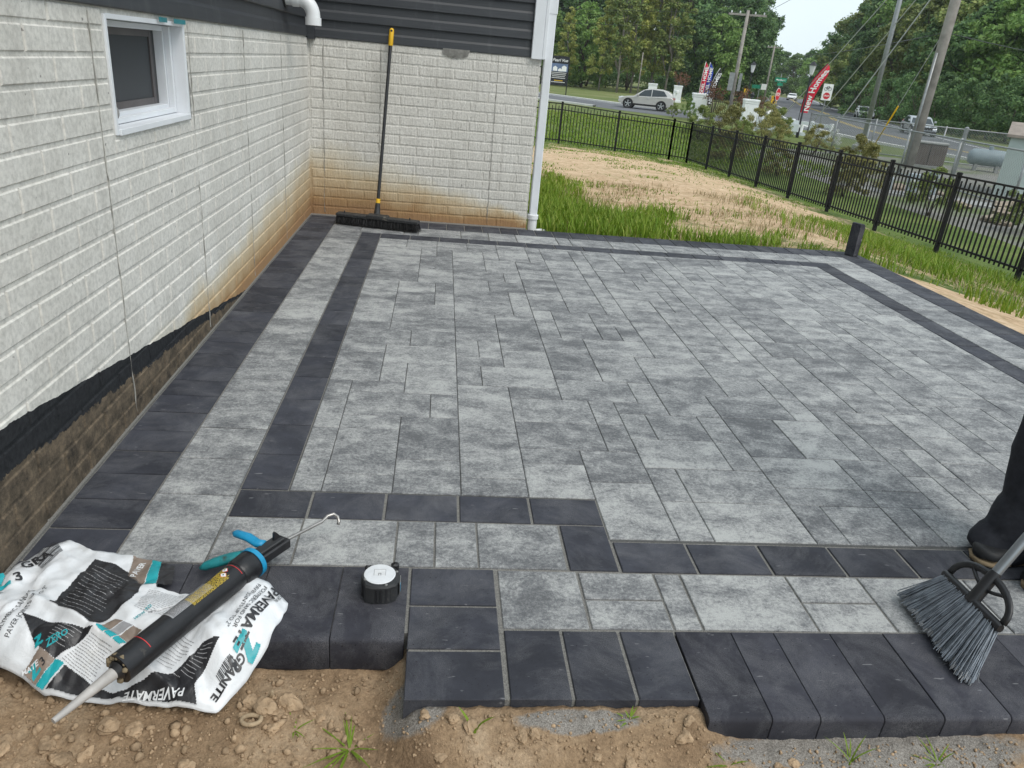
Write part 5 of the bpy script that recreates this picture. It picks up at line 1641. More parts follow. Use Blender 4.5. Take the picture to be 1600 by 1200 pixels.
def crown_mesh(kind, seed):
    r = np.random.default_rng(seed)
    if kind == 'broad':
        H, z0, rx, nb, per, sz = 16., 1.0, 5.2, 130, 130, .21
        prof = lambda t: math.sin(math.pi * min(1, .22 + t * .78)) ** .65
    elif kind == 'tall':
        H, z0, rx, nb, per, sz = 16., 2.6, 2.7, 95, 120, .16
        prof = lambda t: (.55 + .45 * math.sin(math.pi * min(1, .1 + t))) * (1 - .55 * t * t)
    elif kind == 'round':
        H, z0, rx, nb, per, sz = 11., .8, 4.4, 100, 130, .19
        prof = lambda t: math.sin(math.pi * min(1, .15 + t * .85)) ** .6
    else:   # shrub
        H, z0, rx, nb, per, sz = 1.5, .10, .85, 34, 170, .030
        prof = lambda t: math.sin(math.pi * min(1, .25 + t * .75)) ** .7
    cent = []; rad = []
    while len(cent) < nb:
        t = r.random() ** .85; a = r.uniform(0, 6.283); R_ = rx * prof(t) * (1 + .28 * math.sin(3 * a + seed) * r.random())
        q = math.sqrt(r.uniform(.15, 1)) * R_
        cent.append((q * math.cos(a), q * math.sin(a), z0 + (H - z0) * t)); rad.append(rx * r.uniform(.16, .32) * (1 - .35 * t))
    V, F = leaf_cloud(cent, rad, per, sz, seed)
    return mesh_np('crown', V, F), cent, H, z0
def wood_mesh(kind, cent, H, seed):
    r = random.Random(seed); b = MB()
    if kind == 'shrub':
        for k in range(6):
            a = r.uniform(0, 6.28); b.tube([(0, 0, -.05), (.15 * math.cos(a), .15 * math.sin(a), .4), (.4 * math.cos(a), .4 * math.sin(a), .95)], [.02, .014, .006], 5)
    else:
        tr = .26 if kind != 'tall' else .16
        pth = [(r.uniform(-.15, .15) * k, r.uniform(-.15, .15) * k, H * .92 * k / 6 - .3) for k in range(7)]
        b.tube(pth, [tr * (1 - .13 * k) for k in range(7)], 8)
        for c in r.sample(cent, 16):
            k = max(1, min(5, int((c[2] * .72) / (H * .92) * 6))); p = Vector(pth[k])
            q = Vector(c); b.tube([p, p.lerp(q, .5) + Vector((0, 0, .4)), q], [tr * .38, tr * .22, .02], 5)
    me = bpy.data.meshes.new('trunk'); me.from_pydata(b.v, [], b.f); me.update()
    me.polygons.foreach_set('use_smooth', np.ones(len(me.polygons), dtype=bool))
    return me
PROTO = {}
for kind, n in (('broad', 3), ('tall', 2), ('round', 2), ('shrub', 3)):
    for i in range(n):
        cm_, cent, H, z0 = crown_mesh(kind, 100 + i * 7 + len(kind)); PROTO[(kind, i)] = (cm_, wood_mesh(kind, cent, H, i + 3))
_mv = {}
def var(me, mat):
    k = (me.name, mat.name)
    if k not in _mv:
        c = me.copy(); c.materials.clear(); c.materials.append(mat); _mv[k] = c
    return _mv[k]
rt = random.Random(3)
def tree(x, y, kind, leaf, s, label, cat='tree', name=None, group=None, bark='bark', i=None, sz=None):
    i = rt.randrange(len([k for k in PROTO if k[0] == kind])) if i is None else i
    cm_, wm = PROTO[(kind, i)]
    root = empty(name or (kind + '_tree' if kind != 'shrub' else 'shrub'), (x, y, float(zg(x, y)) if y < 60 else GZ), label, cat, group)
    root.rotation_euler.z = rt.uniform(0, 6.28); root.scale = (s, s, s * (sz or 1))
    link('crown' if kind != 'shrub' else 'foliage', var(cm_, M[leaf]), None, root); link('trunk' if kind != 'shrub' else 'stems', var(wm, M[bark]), None, root)
    return root
ORD = ['first', 'second', 'third', 'fourth', 'fifth', 'sixth', 'seventh', 'eighth', 'ninth', 'tenth', 'eleventh', 'twelfth', 'thirteenth', 'fourteenth', 'fifteenth']
LOOK = {'leaf_dark': 'dark green', 'leaf_mid': 'fresh green', 'leaf_olive': 'yellowish olive', 'leaf_brown': 'brownish green'}
def row(items, where, group):
    for k, (q, y, kind, leaf, s) in enumerate(items):
        tree(q * y, y, kind, leaf, s, f'{"slim" if kind == "tall" else "broad" if kind == "broad" else "rounded"} {LOOK[leaf]} tree, {ORD[k]} from left in {where}', group=group, bark='bark_pale' if kind == 'tall' else 'bark')
row([(.085, 150, 'broad', 'leaf_dark', 1.45), (.125, 160, 'broad', 'leaf_mid', 1.4), (.160, 152, 'broad', 'leaf_dark', 1.5), (.195, 165, 'broad', 'leaf_dark', 1.5), (.230, 155, 'broad', 'leaf_mid', 1.4),
     (.262, 165, 'broad', 'leaf_dark', 1.5), (.295, 155, 'broad', 'leaf_dark', 1.45), (.328, 160, 'broad', 'leaf_mid', 1.5), (.358, 158, 'broad', 'leaf_dark', 1.4), (.378, 170, 'broad', 'leaf_dark', 1.35)], 'back row, left woods', 'back row of the left woods')
row([(.120, 118, 'round', 'leaf_mid', .95), (.150, 112, 'tall', 'leaf_olive', .62), (.172, 118, 'round', 'leaf_mid', 1.0), (.195, 108, 'tall', 'leaf_olive', .72), (.218, 106, 'tall', 'leaf_brown', 1.05), (.236, 110, 'tall', 'leaf_olive', 1.0),
     (.262, 112, 'tall', 'leaf_olive', 1.12), (.280, 108, 'tall', 'leaf_brown', 1.05), (.312, 118, 'round', 'leaf_dark', 1.05), (.342, 116, 'round', 'leaf_mid', 1.0), (.368, 122, 'broad', 'leaf_dark', .95), (.378, 132, 'broad', 'leaf_dark', .95)], 'front row, left woods', 'front row of the left woods')
row([(.412, 270, 'round', 'leaf_mid', 1.25), (.430, 285, 'round', 'leaf_dark', 1.3), (.446, 265, 'round', 'leaf_mid', 1.2), (.463, 280, 'round', 'leaf_dark', 1.35), (.480, 240, 'round', 'leaf_mid', 1.3)], 'the far road end', 'far trees at the road end')
row([(.502, 150, 'broad', 'leaf_dark', .95), (.528, 142, 'broad', 'leaf_brown', 1.15), (.556, 136, 'broad', 'leaf_dark', 1.35), (.588, 130, 'broad', 'leaf_mid', 1.4), (.622, 124, 'broad', 'leaf_dark', 1.45), (.660, 118, 'broad', 'leaf_dark', 1.4),
     (.700, 112, 'broad', 'leaf_mid', 1.4), (.745, 106, 'broad', 'leaf_dark', 1.4), (.795, 100, 'broad', 'leaf_dark', 1.4), (.85, 96, 'broad', 'leaf_mid', 1.4)], 'back row, right woods', 'back row of the right woods')
row([(.520, 116, 'round', 'leaf_brown', .85), (.550, 106, 'round', 'leaf_dark', 1.0), (.580, 100, 'broad', 'leaf_brown', .82), (.612, 95, 'broad', 'leaf_brown', .9), (.640, 88, 'round', 'leaf_dark', 1.05), (.668, 86, 'broad', 'leaf_brown', .92),
     (.700, 80, 'round', 'leaf_dark', 1.15), (.728, 77, 'broad', 'leaf_mid', .9), (.762, 72, 'round', 'leaf_mid', 1.15), (.80, 70, 'broad', 'leaf_mid', .95), (.84, 68, 'broad', 'leaf_dark', .95), (.89, 66, 'broad', 'leaf_mid', .95), (.96, 64, 'broad', 'leaf_dark', 1.0), (1.05, 62, 'broad', 'leaf_mid', 1.05), (1.16, 60, 'broad', 'leaf_dark', 1.05)], 'front row, right woods', 'front row of the right woods')
# undergrowth closing the foot of the woods
und = [(.10 + .026 * k, 128 + 5 * math.sin(k * 2.1), 4.6) for k in range(12)]
for k, (q, y, s) in enumerate(und):
    tree(q * y, y, 'shrub', 'leaf_dark' if k % 3 else 'leaf_mid', s, f'leafy undergrowth bush, {ORD[k]} from left under the woods left of the road', 'bush', 'undergrowth_bush', 'undergrowth left of the road')
und = [(.545, 92), (.575, 86), (.605, 81), (.63, 76), (.655, 72), (.68, 69), (.705, 66), (.73, 63), (.76, 60), (.79, 58), (.82, 56), (.86, 54)]
for k, (q, y) in enumerate(und):
    tree(q * y, y, 'shrub', 'leaf_dark', 3.3, f'dark undergrowth bush, {ORD[k]} from left under the woods right of the road', 'bush', 'undergrowth_bush', 'undergrowth right of the road')
# ornamental rust coloured small trees
for k, (x, y, s, lb) in enumerate(((17.6, 50.6, 1.0, 'rust red vase shaped crape myrtle just behind the nearest white pillar'), (20.2, 52.5, .95, 'rust brown crape myrtle between white pillar and street lamp'), (22.6, 54.5, .8, 'low rust brown ornamental tree beside the utility pole'), (27.6, 92, 1.3, 'reddish ornamental tree behind the silver beige car'))):
    root = empty('ornamental_tree', (x, y, GZ), lb, 'tree', 'rust coloured ornamental trees')
    rr = random.Random(k); b = MB(); tips = []
    for q in range(11):
        a = rr.uniform(0, 6.28); R_ = rr.uniform(.25, .75) * s; h = rr.uniform(1.7, 2.4) * s
        b.tube([(0, 0, 0), (R_ * .35 * math.cos(a), R_ * .35 * math.sin(a), h * .45), (R_ * math.cos(a), R_ * math.sin(a), h)], [.035, .022, .008], 5); tips.append((R_ * math.cos(a), R_ * math.sin(a), h))
        tips.append((R_ * .8 * math.cos(a), R_ * .8 * math.sin(a), h * .8))
    b.build('trunk', M['bark'], root, smooth=True)
    V, F = leaf_cloud(tips, [.26 * s] * len(tips), 26, .05 * s, k + 40)
    link('crown', mesh_np('crown', V, F), M['leaf_red'], root)
# shrubs beyond the right fence
SH = [(11.5, 34.5, .95), (13.2, 36.2, 1.1), (14.4, 38.0, 1.05), (12.6, 32.2, .8), (14.9, 34.6, .9), (16.2, 38.5, 1.15), (17.6, 39.8, 1.0), (10.2, 22.6, .62), (10.6, 19.2, .66), (11.6, 17.0, .72), (12.4, 21.5, .8), (13.6, 24.5, .85), (12.9, 15.4, .75), (10.1, 26.5, .7), (15.6, 31.5, .8)]
for k, (x, y, s) in enumerate(SH):
    tree(x, y, 'shrub', 'leaf_shrub' if k % 3 else 'leaf_brown', s, f'straggly olive shrub beyond the right fence, {ORD[k]} going along the bed', 'shrub', 'shrub', 'shrubs beyond the right fence')
for k, (x, y, s) in enumerate(((19.6, 40.2, .45), (20.3, 38.9, .5), (21.0, 37.6, .42))):
    tree(x, y, 'shrub', 'flower_white', s, f'low white flowering bush, {ORD[k]} from left beside the white rail fence', 'bush', 'flowering_bush', 'white flowering bushes')
tree(15.5, 52.4, 'shrub', 'leaf_brown', .62, 'brown rounded bush beside the side street near white pillar', 'bush', 'shrub')
tree(26.2, 84.0, 'shrub', 'leaf_dark', .7, 'dark clipped bush at the foot of the far white pillar', 'bush', 'shrub')
tree(16.1, 50.8, 'shrub', 'leaf_mid', .6, 'upright green evergreen left of the nearest white pillar', 'bush', 'shrub', sz=1.5)

# ================================================================== STREET FURNITURE
def at(o_, b, name, mat, **kw): return b.build(name, mat, o_, **kw)
def face_cam(x, y): return math.atan2(-x, y) * -1        # rotation about z so that local -y looks to the viewpoint side
def pillar(x, y, w, h, label, lamp=True):
    r = empty('gate_pillar', (x, y, GZ), label, 'pillar', 'white gate pillars'); r.rotation_euler.z = R(-12)
    b = MB(); b.cbox(-w / 2, w / 2, -w / 2, w / 2, 0, h * .86, .02); at(r, b, 'shaft', M['pillar'])
    b = MB(); b.cbox(-w * .56, w * .56, -w * .56, w * .56, -.02, .22, .02); at(r, b, 'plinth', M['pillar'])
    b = MB(); b.cbox(-w * .525, w * .525, -w * .525, w * .525, h * .86, h * .93, .015); b.cbox(-w * .555, w * .555, -w * .555, w * .555, h * .93, h, .02); at(r, b, 'cap', M['pillar'])
    for k in (-.22, .22):
        b = MB(); b.box(w * k - .02, w * k + .02, -w / 2 - .012, -w / 2 + .001, .3, h * .8); at(r, b, 'panel_moulding', M['sign_white'])
    if lamp:
        b = MB(); b.lathe([(.03, h), (.03, h + .08), (.10, h + .10), (.12, h + .28), (.05, h + .36), (.01, h + .42)], 8); at(r, b, 'post_light', M['sign_black'])
    return r
pillar(16.93, 51.75, .88, 1.70, 'white pillar nearest to the rust red ornamental tree', False)
pillar(18.1, 45.68, .80, 1.72, 'white pillar joined to the low white rail fence')
pillar(23.8, 90.2, .95, 1.70, 'far white pillar seen above the roof of the beige car')
pillar(25.7, 86.5, .85, 1.75, 'far white pillar right behind the beige car')
b = MB(); b.cbox(-.18, .18, -.25, .25, 1.0, 1.28, .03); b.box(-.05, .05, -.05, .05, 0, 1.0)
tag(b.build('mailbox', M['pillar'], None, loc=(25.0, 84.5, GZ), rot=(0, 0, R(20))), 'white mailbox on a post beside the far white pillar', 'mailbox')
rf = empty('rail_fence', (18.6, 45.4, GZ), 'low white rail fence running right from the white pillar', 'fence')
P0, P1 = Vector((0, 0, 0)), Vector((2.3, -4.6, 0))
for t in (0, .25, .5, .75, 1): b = MB(); p = P0.lerp(P1, t); b.cbox(p.x - .08, p.x + .08, p.y - .08, p.y + .08, 0, .95, .015); at(rf, b, 'post', M['pillar'])
for z in (.22, .80): b = MB(); bar(b, P0 + Vector((0, 0, z)), P1 + Vector((0, 0, z)), .17); at(rf, b, 'rail', M['pillar'])
for t0 in (0, .5): 
    b = MB(); q0 = P0.lerp(P1, t0 + .02); q1 = P0.lerp(P1, t0 + .12); bar(b, q0 + Vector((0, 0, .5)), q1 + Vector((0, 0, .5)), .40); at(rf, b, 'infill_panel', M['pillar'])
# dark iron fence by the entrance
bf = empty('entrance_fence', (20.4, 62.8, GZ), 'dark iron entrance fence behind the nearest white pillar', 'fence')
for k in range(26): b = MB(); x = k * .16; b.box(x, x + .03, -.015, .015, 0, 1.1); at(bf, b, 'picket', M['fence_black'])
for z in (.15, 1.0): b = MB(); b.box(0, 4.1, -.02, .02, z, z + .05); at(bf, b, 'rail', M['fence_black'])

def lamp(x, y, h, label):
    r = empty('street_lamp', (x, y, GZ), label, 'street lamp', 'black street lamps')
    b = MB(); b.tube([(0, 0, 0), (0, 0, .5), (0, 0, .6), (0, 0, h - .75)], [.09, .085, .055, .04], 10); at(r, b, 'post', M['sign_black'], auto=40)
    b = MB(); b.lathe([(.06, h - .75), (.11, h - .68), (.10, h - .66), (.19, h - .25)], 8); at(r, b, 'lantern_glass', M['lamp_glass'])
    b = MB(); b.lathe([(.23, h - .25), (.20, h - .20), (.08, h - .08), (.03, h - .05), (.02, h)], 8); at(r, b, 'lantern_roof', M['sign_black'])
    return r
lamp(21.72, 55.74, 4.05, 'black street lamp standing in front of the wooden utility pole')
lamp(19.91, 42.55, 4.0, 'black street lamp left of the red feather flag')

def feather(x, y, z0, h, w, mat, pole, label, txt, lean=.35, rz=0, tcol='sign_white', bold=.01):
    """blade flag with its bent pole; cloth has thickness"""
    r = empty('feather_flag', (x, y, GZ), label, 'flag', 'feather flags'); r.rotation_euler.z = rz
    b = MB(); 
    def spine(t): return (lean * t ** 2.6, 0, z0 + h * t)
    L = []; Rr = []
    n = 24
    for k in range(n + 1):
        t = k / n; s = spine(t)
        wid = w * (.80 + .35 * math.sin(t * 2.4)) * (1 if t < .72 else math.cos((t - .72) / .28 * 1.5) ** .6)
        L.append((s[0], -.006 + .02 * math.sin(t * 9), s[2])); Rr.append((s[0] + wid, -.006 + .03 * math.sin(t * 9 + 1.2), s[2] - .10 * t))
    V = L + Rr + [(p[0], p[1] + .012, p[2]) for p in L] + [(p[0], p[1] + .012, p[2]) for p in Rr]; m_ = n + 1
    F = [(k, m_ + k, m_ + k + 1, k + 1) for k in range(n)] + [(2 * m_ + k + 1, 3 * m_ + k + 1, 3 * m_ + k, 2 * m_ + k) for k in range(n)]
    F += [(m_ + k, 3 * m_ + k, 3 * m_ + k + 1, m_ + k + 1) for k in range(n)] + [(k + 1, 2 * m_ + k + 1, 2 * m_ + k, k) for k in range(n)]
    b.add(V, F); at(r, b, 'cloth', M[mat], smooth=True)
    b = MB(); b.tube([(0, .004, 0)] + [(spine(t)[0] - .012, .004, spine(t)[2]) for t in np.linspace(0, 1, 12)], .018, 6); at(r, b, 'pole', M[pole], smooth=True)
    me = text_mesh(txt, w * 1.02, 0, bold)
    xsz = max(v.co.x for v in me.vertices)
    for v in me.vertices:
        u = .03 + .86 * v.co.x / xsz; s = spine(u); s2 = spine(min(1, u + .01))
        tx, tz = s2[0] - s[0], s2[2] - s[2]; l = math.hypot(tx, tz) or 1
        q = w * .86 - v.co.y * .92                    # across the cloth
        v.co = Vector((s[0] + q + .0, -.030 + .0 * q + .02 * math.sin(u * 9), s[2] - .05 * u))
    me.materials.clear(); link('lettering', me, M[tcol], r)
    return r
feather(21.2, 45.6, 1.25, 2.75, .50, 'red_cloth', 'sign_black', 'red feather flag with white lettering beside the street lamp', 'New Homes', .90, R(-24), 'sign_white', .012)
feather(17.9, 55.0, 1.2, 2.5, .30, 'red_cloth', 'sign_white', 'slim red feather flag behind the nearest white pillar', 'MODEL HOME', .12, R(-18))
feather(18.35, 55.4, 1.1, 2.6, .32, 'blue_cloth', 'sign_white', 'blue feather flag between the red and black flags', 'MODEL HOME', .12, R(-18))
feather(19.0, 56.2, .9, 2.5, .36, 'black_cloth', 'sign_white', 'black feather flag with bent tip right of the blue flag', 'NEW HOMES', .5, R(-18))

# developer sign board
sb = empty('sign_board', (11.1, 78.0, GZ), 'tall black real estate board with a picture beside the side street', 'sign'); sb.rotation_euler.z = R(-8); sb.scale = (1.12, 1, 1.12)
for x in (-.80, .74): b = MB(); b.box(x, x + .09, -.045, .045, 0, 3.0); at(sb, b, 'leg', M['sign_black'])
b = MB(); b.box(-.78, .80, -.075, -.046, .75, 3.1); at(sb, b, 'board', M['sign_black'])
b = MB(); b.box(-.70, .72, -.083, -.076, 1.86, 2.50); at(sb, b, 'picture', M['sign_blue'])
for k, (x0, x1, z0_, z1_) in enumerate(((-.55, -.18, 1.90, 2.3), (-.10, .22, 1.88, 2.15), (.2, .62, 1.90, 2.38))):
    b = MB(); b.prism([(x0, z0_), (x1, z0_), (x1, z1_ - .12), ((x0 + x1) / 2, z1_), (x0, z1_ - .12)], -.088, -.084, None, 'y'); at(sb, b, 'pictured_house', M['sign_white'])
me = text_mesh('Pearl Vue', .34, .35, .004, align='CENTER')
for v in me.vertices: v.co = Vector((v.co.x, -.080, 2.66 + v.co.y))
me.materials.clear(); link('lettering', me, M['sign_white'], sb)
b = MB()
for k, (zz, w, nseg) in enumerate(((1.74, 1.3, 20), (1.60, 1.25, 17), (1.46, 1.1, 15), (1.32, 1.2, 16), (.98, 1.2, 18))):
    for q in range(nseg): b.box(-w / 2 + q * w / nseg, -w / 2 + (q + .72) * w / nseg, -.080, -.076, zz, zz + .055)
tag(at(sb, b, 'small_print', M['sign_white']), kind='stuff')
b = MB()
for q in range(10): b.box(-.35 + q * .075, -.30 + q * .075, -.080, -.076, 1.10, 1.17)
tag(at(sb, b, 'phone_line', M['sign_yellow']), kind='stuff')

def octagon(r): return [(r * math.cos(math.pi / 8 + k * math.pi / 4), r * math.sin(math.pi / 8 + k * math.pi / 4)) for k in range(8)]
def txt(parent, s, size, x, y, z, mat, bold=.004, shear=0):
    me = text_mesh(s, size, shear, bold, align='CENTER')
    for v in me.vertices: v.co = Vector((x + v.co.x, y, z + v.co.y - size * .35))
    me.materials.clear(); return link('lettering', me, M[mat], parent)
ss_ = empty('stop_sign', (20.75, 48.3, GZ), 'red stop sign turned almost edge on below a green street name', 'sign'); ss_.rotation_euler.z = R(46)
b = MB(); b.tube([(0, .03, 0), (0, .03, 3.3)], .03, 6); at(ss_, b, 'post', M['galv'])
b = MB(); b.prism([(x, z + 2.1) for x, z in octagon(.40)], -.012, 0, None, 'y'); at(ss_, b, 'border', M['sign_white'])
b = MB(); b.prism([(x, z + 2.1) for x, z in octagon(.37)], -.016, -.0125, None, 'y'); at(ss_, b, 'plate', M['sign_red'])
txt(ss_, 'STOP', .26, 0, -.018, 2.1, 'sign_white', .006)
b = MB(); b.box(-.36, .36, -.008, .008, 2.82, 3.06); o = at(ss_, b, 'street_name_plate', M['sign_green'], rot=(0, 0, R(-52)))
txt(o, 'Member L', .14, 0, -.012, 2.94, 'sign_white', .002)
b = MB(); b.box(-.25, .25, -.008, .008, 2.60, 2.78); at(ss_, b, 'cross_street_plate', M['sign_green'], rot=(0, 0, R(-20)))
bs_ = empty('bicycle_sign', (24.4, 49.3, GZ), 'white rectangular sign with bicycle and red stop symbol', 'sign'); bs_.rotation_euler.z = R(-22)
b = MB(); b.tube([(0, .03, 0), (0, .03, 2.95)], .03, 6); at(bs_, b, 'post', M['galv'])
b = MB(); b.box(-.30, .30, -.012, 0, 2.0, 2.98); at(bs_, b, 'plate', M['sign_white'])
b = MB(); b.prism([(x, z + 2.27) for x, z in octagon(.21)], -.017, -.0125, None, 'y'); at(bs_, b, 'stop_symbol', M['sign_red'])
txt(bs_, 'STOP', .14, 0, -.019, 2.27, 'sign_white', .003)
b = MB()
for cx_b in (-.12, .12): b.tube([(cx_b + .095 * math.cos(a), -.016, 2.68 + .095 * math.sin(a)) for a in np.linspace(0, 6.283, 17)], .010, 5, False)
for p, q in (((-.12, 2.68), (-.05, 2.82)), ((-.05, 2.82), (.07, 2.82)), ((.12, 2.68), (.05, 2.86)), ((-.12, 2.68), (.0, 2.68)), ((.0, 2.68), (.07, 2.82)), ((.0, 2.68), (-.06, 2.85))): b.tube([(p[0], -.016, p[1]), (q[0], -.016, q[1])], .010, 5)
tag(at(bs_, b, 'bicycle_symbol', M['sign_black']), kind='stuff')
cs = empty('chevron_sign', (40.6, 95.3, GZ), 'yellow chevron sign with black arrow at the road junction', 'sign'); cs.rotation_euler.z = R(-20)
b = MB(); b.box(-.04, .04, 0, .05, 0, 1.5); at(cs, b, 'post', M['galv'])
b = MB(); b.box(-.36, .36, -.014, 0, .60, 1.50); at(cs, b, 'plate', M['sign_yellow'])
b = MB(); b.prism([(-.16, 1.46), (.04, 1.46), (.24, 1.05), (.04, .64), (-.16, .64), (.04, 1.05)], -.02, -.0145, None, 'y'); at(cs, b, 'arrow', M['sign_black'])
c2 = empty('chevron_sign', (38.5, 99.5, GZ), 'smaller yellow sign left of the chevron beyond the white pillar', 'sign'); c2.rotation_euler.z = R(-18)
b = MB(); b.box(-.04, .04, 0, .05, 0, 1.9); at(c2, b, 'post', M['galv'])
b = MB(); b.box(-.28, .28, -.014, 0, 1.3, 2.0); at(c2, b, 'plate', M['sign_yellow'])
b = MB(); b.prism([(-.10, 1.95), (.04, 1.95), (.18, 1.65), (.04, 1.35), (-.10, 1.35), (.04, 1.65)], -.02, -.0145, None, 'y'); at(c2, b, 'arrow', M['sign_black'])
rs = empty('route_sign', (46.0, 114.0, GZ), 'small green and white route signs near the far pole', 'sign'); rs.rotation_euler.z = R(-20)
b = MB(); b.box(-.05, .05, 0, .05, 0, 2.8); at(rs, b, 'post', M['galv'])
b = MB(); b.box(-1.1, .1, -.02, 0, 2.1, 2.6); at(rs, b, 'green_plate', M['sign_green'])
b = MB(); b.box(.2, .95, -.02, 0, 2.0, 2.8); at(rs, b, 'white_plate', M['sign_white'])

# ---- utility poles and wires
def upole(name, x, y, h, r0, r1, mat, label, arm=0):
    r = empty(name, (x, y, GZ), label, 'pole')
    b = MB(); b.tube([(0, 0, -.2), (0, 0, h * .5), (0, 0, h)], [r0, (r0 + r1) / 2, r1], 14); at(r, b, 'shaft', M[mat], smooth=True)
    if arm:
        b = MB(); b.box(-arm, arm, -.06, .06, h - .35, h - .22); at(r, b, 'crossarm', M['wood_pole'], rot=(0, 0, R(-20)))
        for k in (-.85, -.4, .4, .85): 
            b = MB(); b.lathe([(.04, h - .22), (.06, h - .15), (.03, h - .06)], 8); o = at(r, b, 'insulator', M['lamp_glass']); o.location = (k * arm * math.cos(R(-20)), k * arm * math.sin(R(-20)), 0)
    return r
bp = upole('utility_pole', 18.62, 29.40, 11.5, .20, .17, 'wood_pole', 'thick weathered wooden utility pole at the right behind the fence', 1.2)
b = MB(); b.tube([(-.21, -.10, 0), (-.20, -.10, 4.2)], .045, 8); at(bp, b, 'conduit', M['galv'], smooth=True)
tp = upole('light_pole', 20.63, 36.80, 10.5, .12, .10, 'galv', 'slim grey light pole left of the thick wooden pole')
b = MB(); b.lathe([(.45, -.3), (.45, .22), (.40, .26)], 16); at(tp, b, 'concrete_base', M['concrete'], auto=40)
p1 = upole('utility_pole', 20.92, 56.6, 7.25, .15, .11, 'wood_pole', 'wooden utility pole with crossarm behind the left street lamp', 1.3)
b = MB(); b.box(-.55, -.17, -.2, -.17, 2.0, 3.2); at(p1, b, 'notice_board', M['galv'])
b = MB(); b.box(.17, .40, -.2, -.17, 2.0, 3.2); at(p1, b, 'notice_board', M['galv'])
upole('utility_pole', 47.0, 114.0, 8.0, .15, .12, 'wood_pole', 'distant utility pole beyond the road junction', 1.0)
upole('utility_pole', 26.0, 106.0, 5.2, .10, .08, 'wood_pole', 'short leaning pole stub on the verge behind the beige car')
def wire(name, p, q, sag, rad, mat, label, n=16, group='overhead and guy wires'):
    P = [Vector(p).lerp(Vector(q), t) - Vector((0, 0, sag * 4 * t * (1 - t))) for t in np.linspace(0, 1, n)]
    b = MB(); b.tube([v - P[0] for v in P], rad, 5); return tag(b.build(name, M[mat], None, smooth=True, loc=P[0]), label, 'wire', group)
WIRES_HERE = True
BX, BY = 18.62, 29.40
wire('guy_wire', (BX, BY, 8.3), (21.8, 50.5, GZ), 0, .024, 'wire', 'long guy wire ending left of the red feather flag')
wire('guy_wire', (BX, BY, 7.0), (25.0, 52.2, GZ), 0, .024, 'wire', 'guy wire crossing in front of the red feather flag')
wire('guy_wire', (BX, BY, 6.5), (17.7, 35.3, GZ), 0, .024, 'wire', 'steep guy wire anchored left of the slim light pole')
wire('guy_wire', (BX, BY, 3.9), (20.9, 36.4, GZ), 0, .014, 'wire', 'thin guy wire with yellow guard next to the slim pole')
g0 = Vector((20.9, 36.4, GZ)); g1 = Vector((BX, BY, 3.9))
b = MB(); b.tube([(0, 0, 0), (g1 - g0) * .42], .035, 8); tag(b.build('guy_guard', M['sign_yellow'], None, smooth=True, loc=g0), 'yellow plastic guard on the guy wire beside the slim pole', 'cable guard')


for k, (p, q, lb) in enumerate((((BX, BY, 3.6), (47.0, 114, 5.6), 'sagging cable from the thick pole to the distant pole'), ((BX, BY, 3.6), (46, 44, 4.6), 'cable from the thick pole towards the right woods'),
        ((20.2, 56.8, 5.75), (-14, 84, 6.2), 'upper cable running left from the crossarm pole'), ((21.6, 56.4, 4.9), (-14, 84, 4.9), 'lower cable running left from the crossarm pole'),
        ((20.2, 56.8, 5.8), (BX - .6, BY, 9.6), 'left overhead cable between crossarm pole and thick pole'), ((21.9, 56.3, 5.8), (BX + .8, BY, 9.9), 'right overhead cable between crossarm pole and thick pole'))):
    wire('overhead_cable', p, q, .5, .014, 'sign_black', lb, 20)

# ---- chain-link fence round the utility yard
def chainlink(p, q, h, npost, label, tall=None):
    root = empty('chain_link_fence', p, label, 'fence'); P, Q = Vector((0, 0, 0)), Vector(q) - Vector(p)
    for k in range(npost + 1):
        c = P.lerp(Q, k / npost); b = MB(); b.tube([c + Vector((0, 0, -.1)), c + Vector((0, 0, h + .06))], .035, 8); at(root, b, 'post', M['galv'], smooth=True)
    for z in (h, .06): b = MB(); b.tube([P + Vector((0, 0, z)), Q + Vector((0, 0, z))], .024, 6); at(root, b, 'rail', M['galv'], smooth=True)
    L = Q.length; d = Q.normalized(); st = .11; V = []; F = []; w = .0035
    s = -h
    while s < L:
        for sg in (1, -1):
            a, z0_, c, z1_ = (s, 0., s + h, h) if sg == 1 else (s, h, s + h, 0.)
            if a < 0: z0_ = z0_ + sg * (-a); a = 0
            if c > L: z1_ = z1_ - sg * (c - L); c = L
            if c - a < .02: continue
            i0 = len(V)
            for aa, zz, e in ((a, z0_, -w), (a, z0_, w), (c, z1_, w), (c, z1_, -w)): 
                pt = d * (aa - sg * e); V.append((pt.x, pt.y, zz + e + .03))
            F.append((i0, i0 + 1, i0 + 2, i0 + 3))
        s += st
    tag(link('chain_link_mesh', mesh_np('chain_link_mesh', V, F), M['galv'], root), kind='stuff')
    return root
chainlink((17.6, 36.6, GZ), (15.55, 19.4, GZ), 1.50, 5, 'galvanised chain link fence along the near side of the utility yard')
chainlink((17.6, 36.6, GZ), (25.0, 32.0, GZ), 1.50, 3, 'galvanised chain link fence along the road side of the utility yard')
b = MB(); b.tube([(0, 0, -.1), (0, 0, 1.78)], .065, 12); b.lathe([(.07, 1.78), (.07, 1.83), (.02, 1.87)], 12)
tag(b.build('gate_post', M['galv'], None, auto=40, loc=(16.55, 23.6, GZ)), 'thick grey gate post standing in the near chain link fence', 'post')

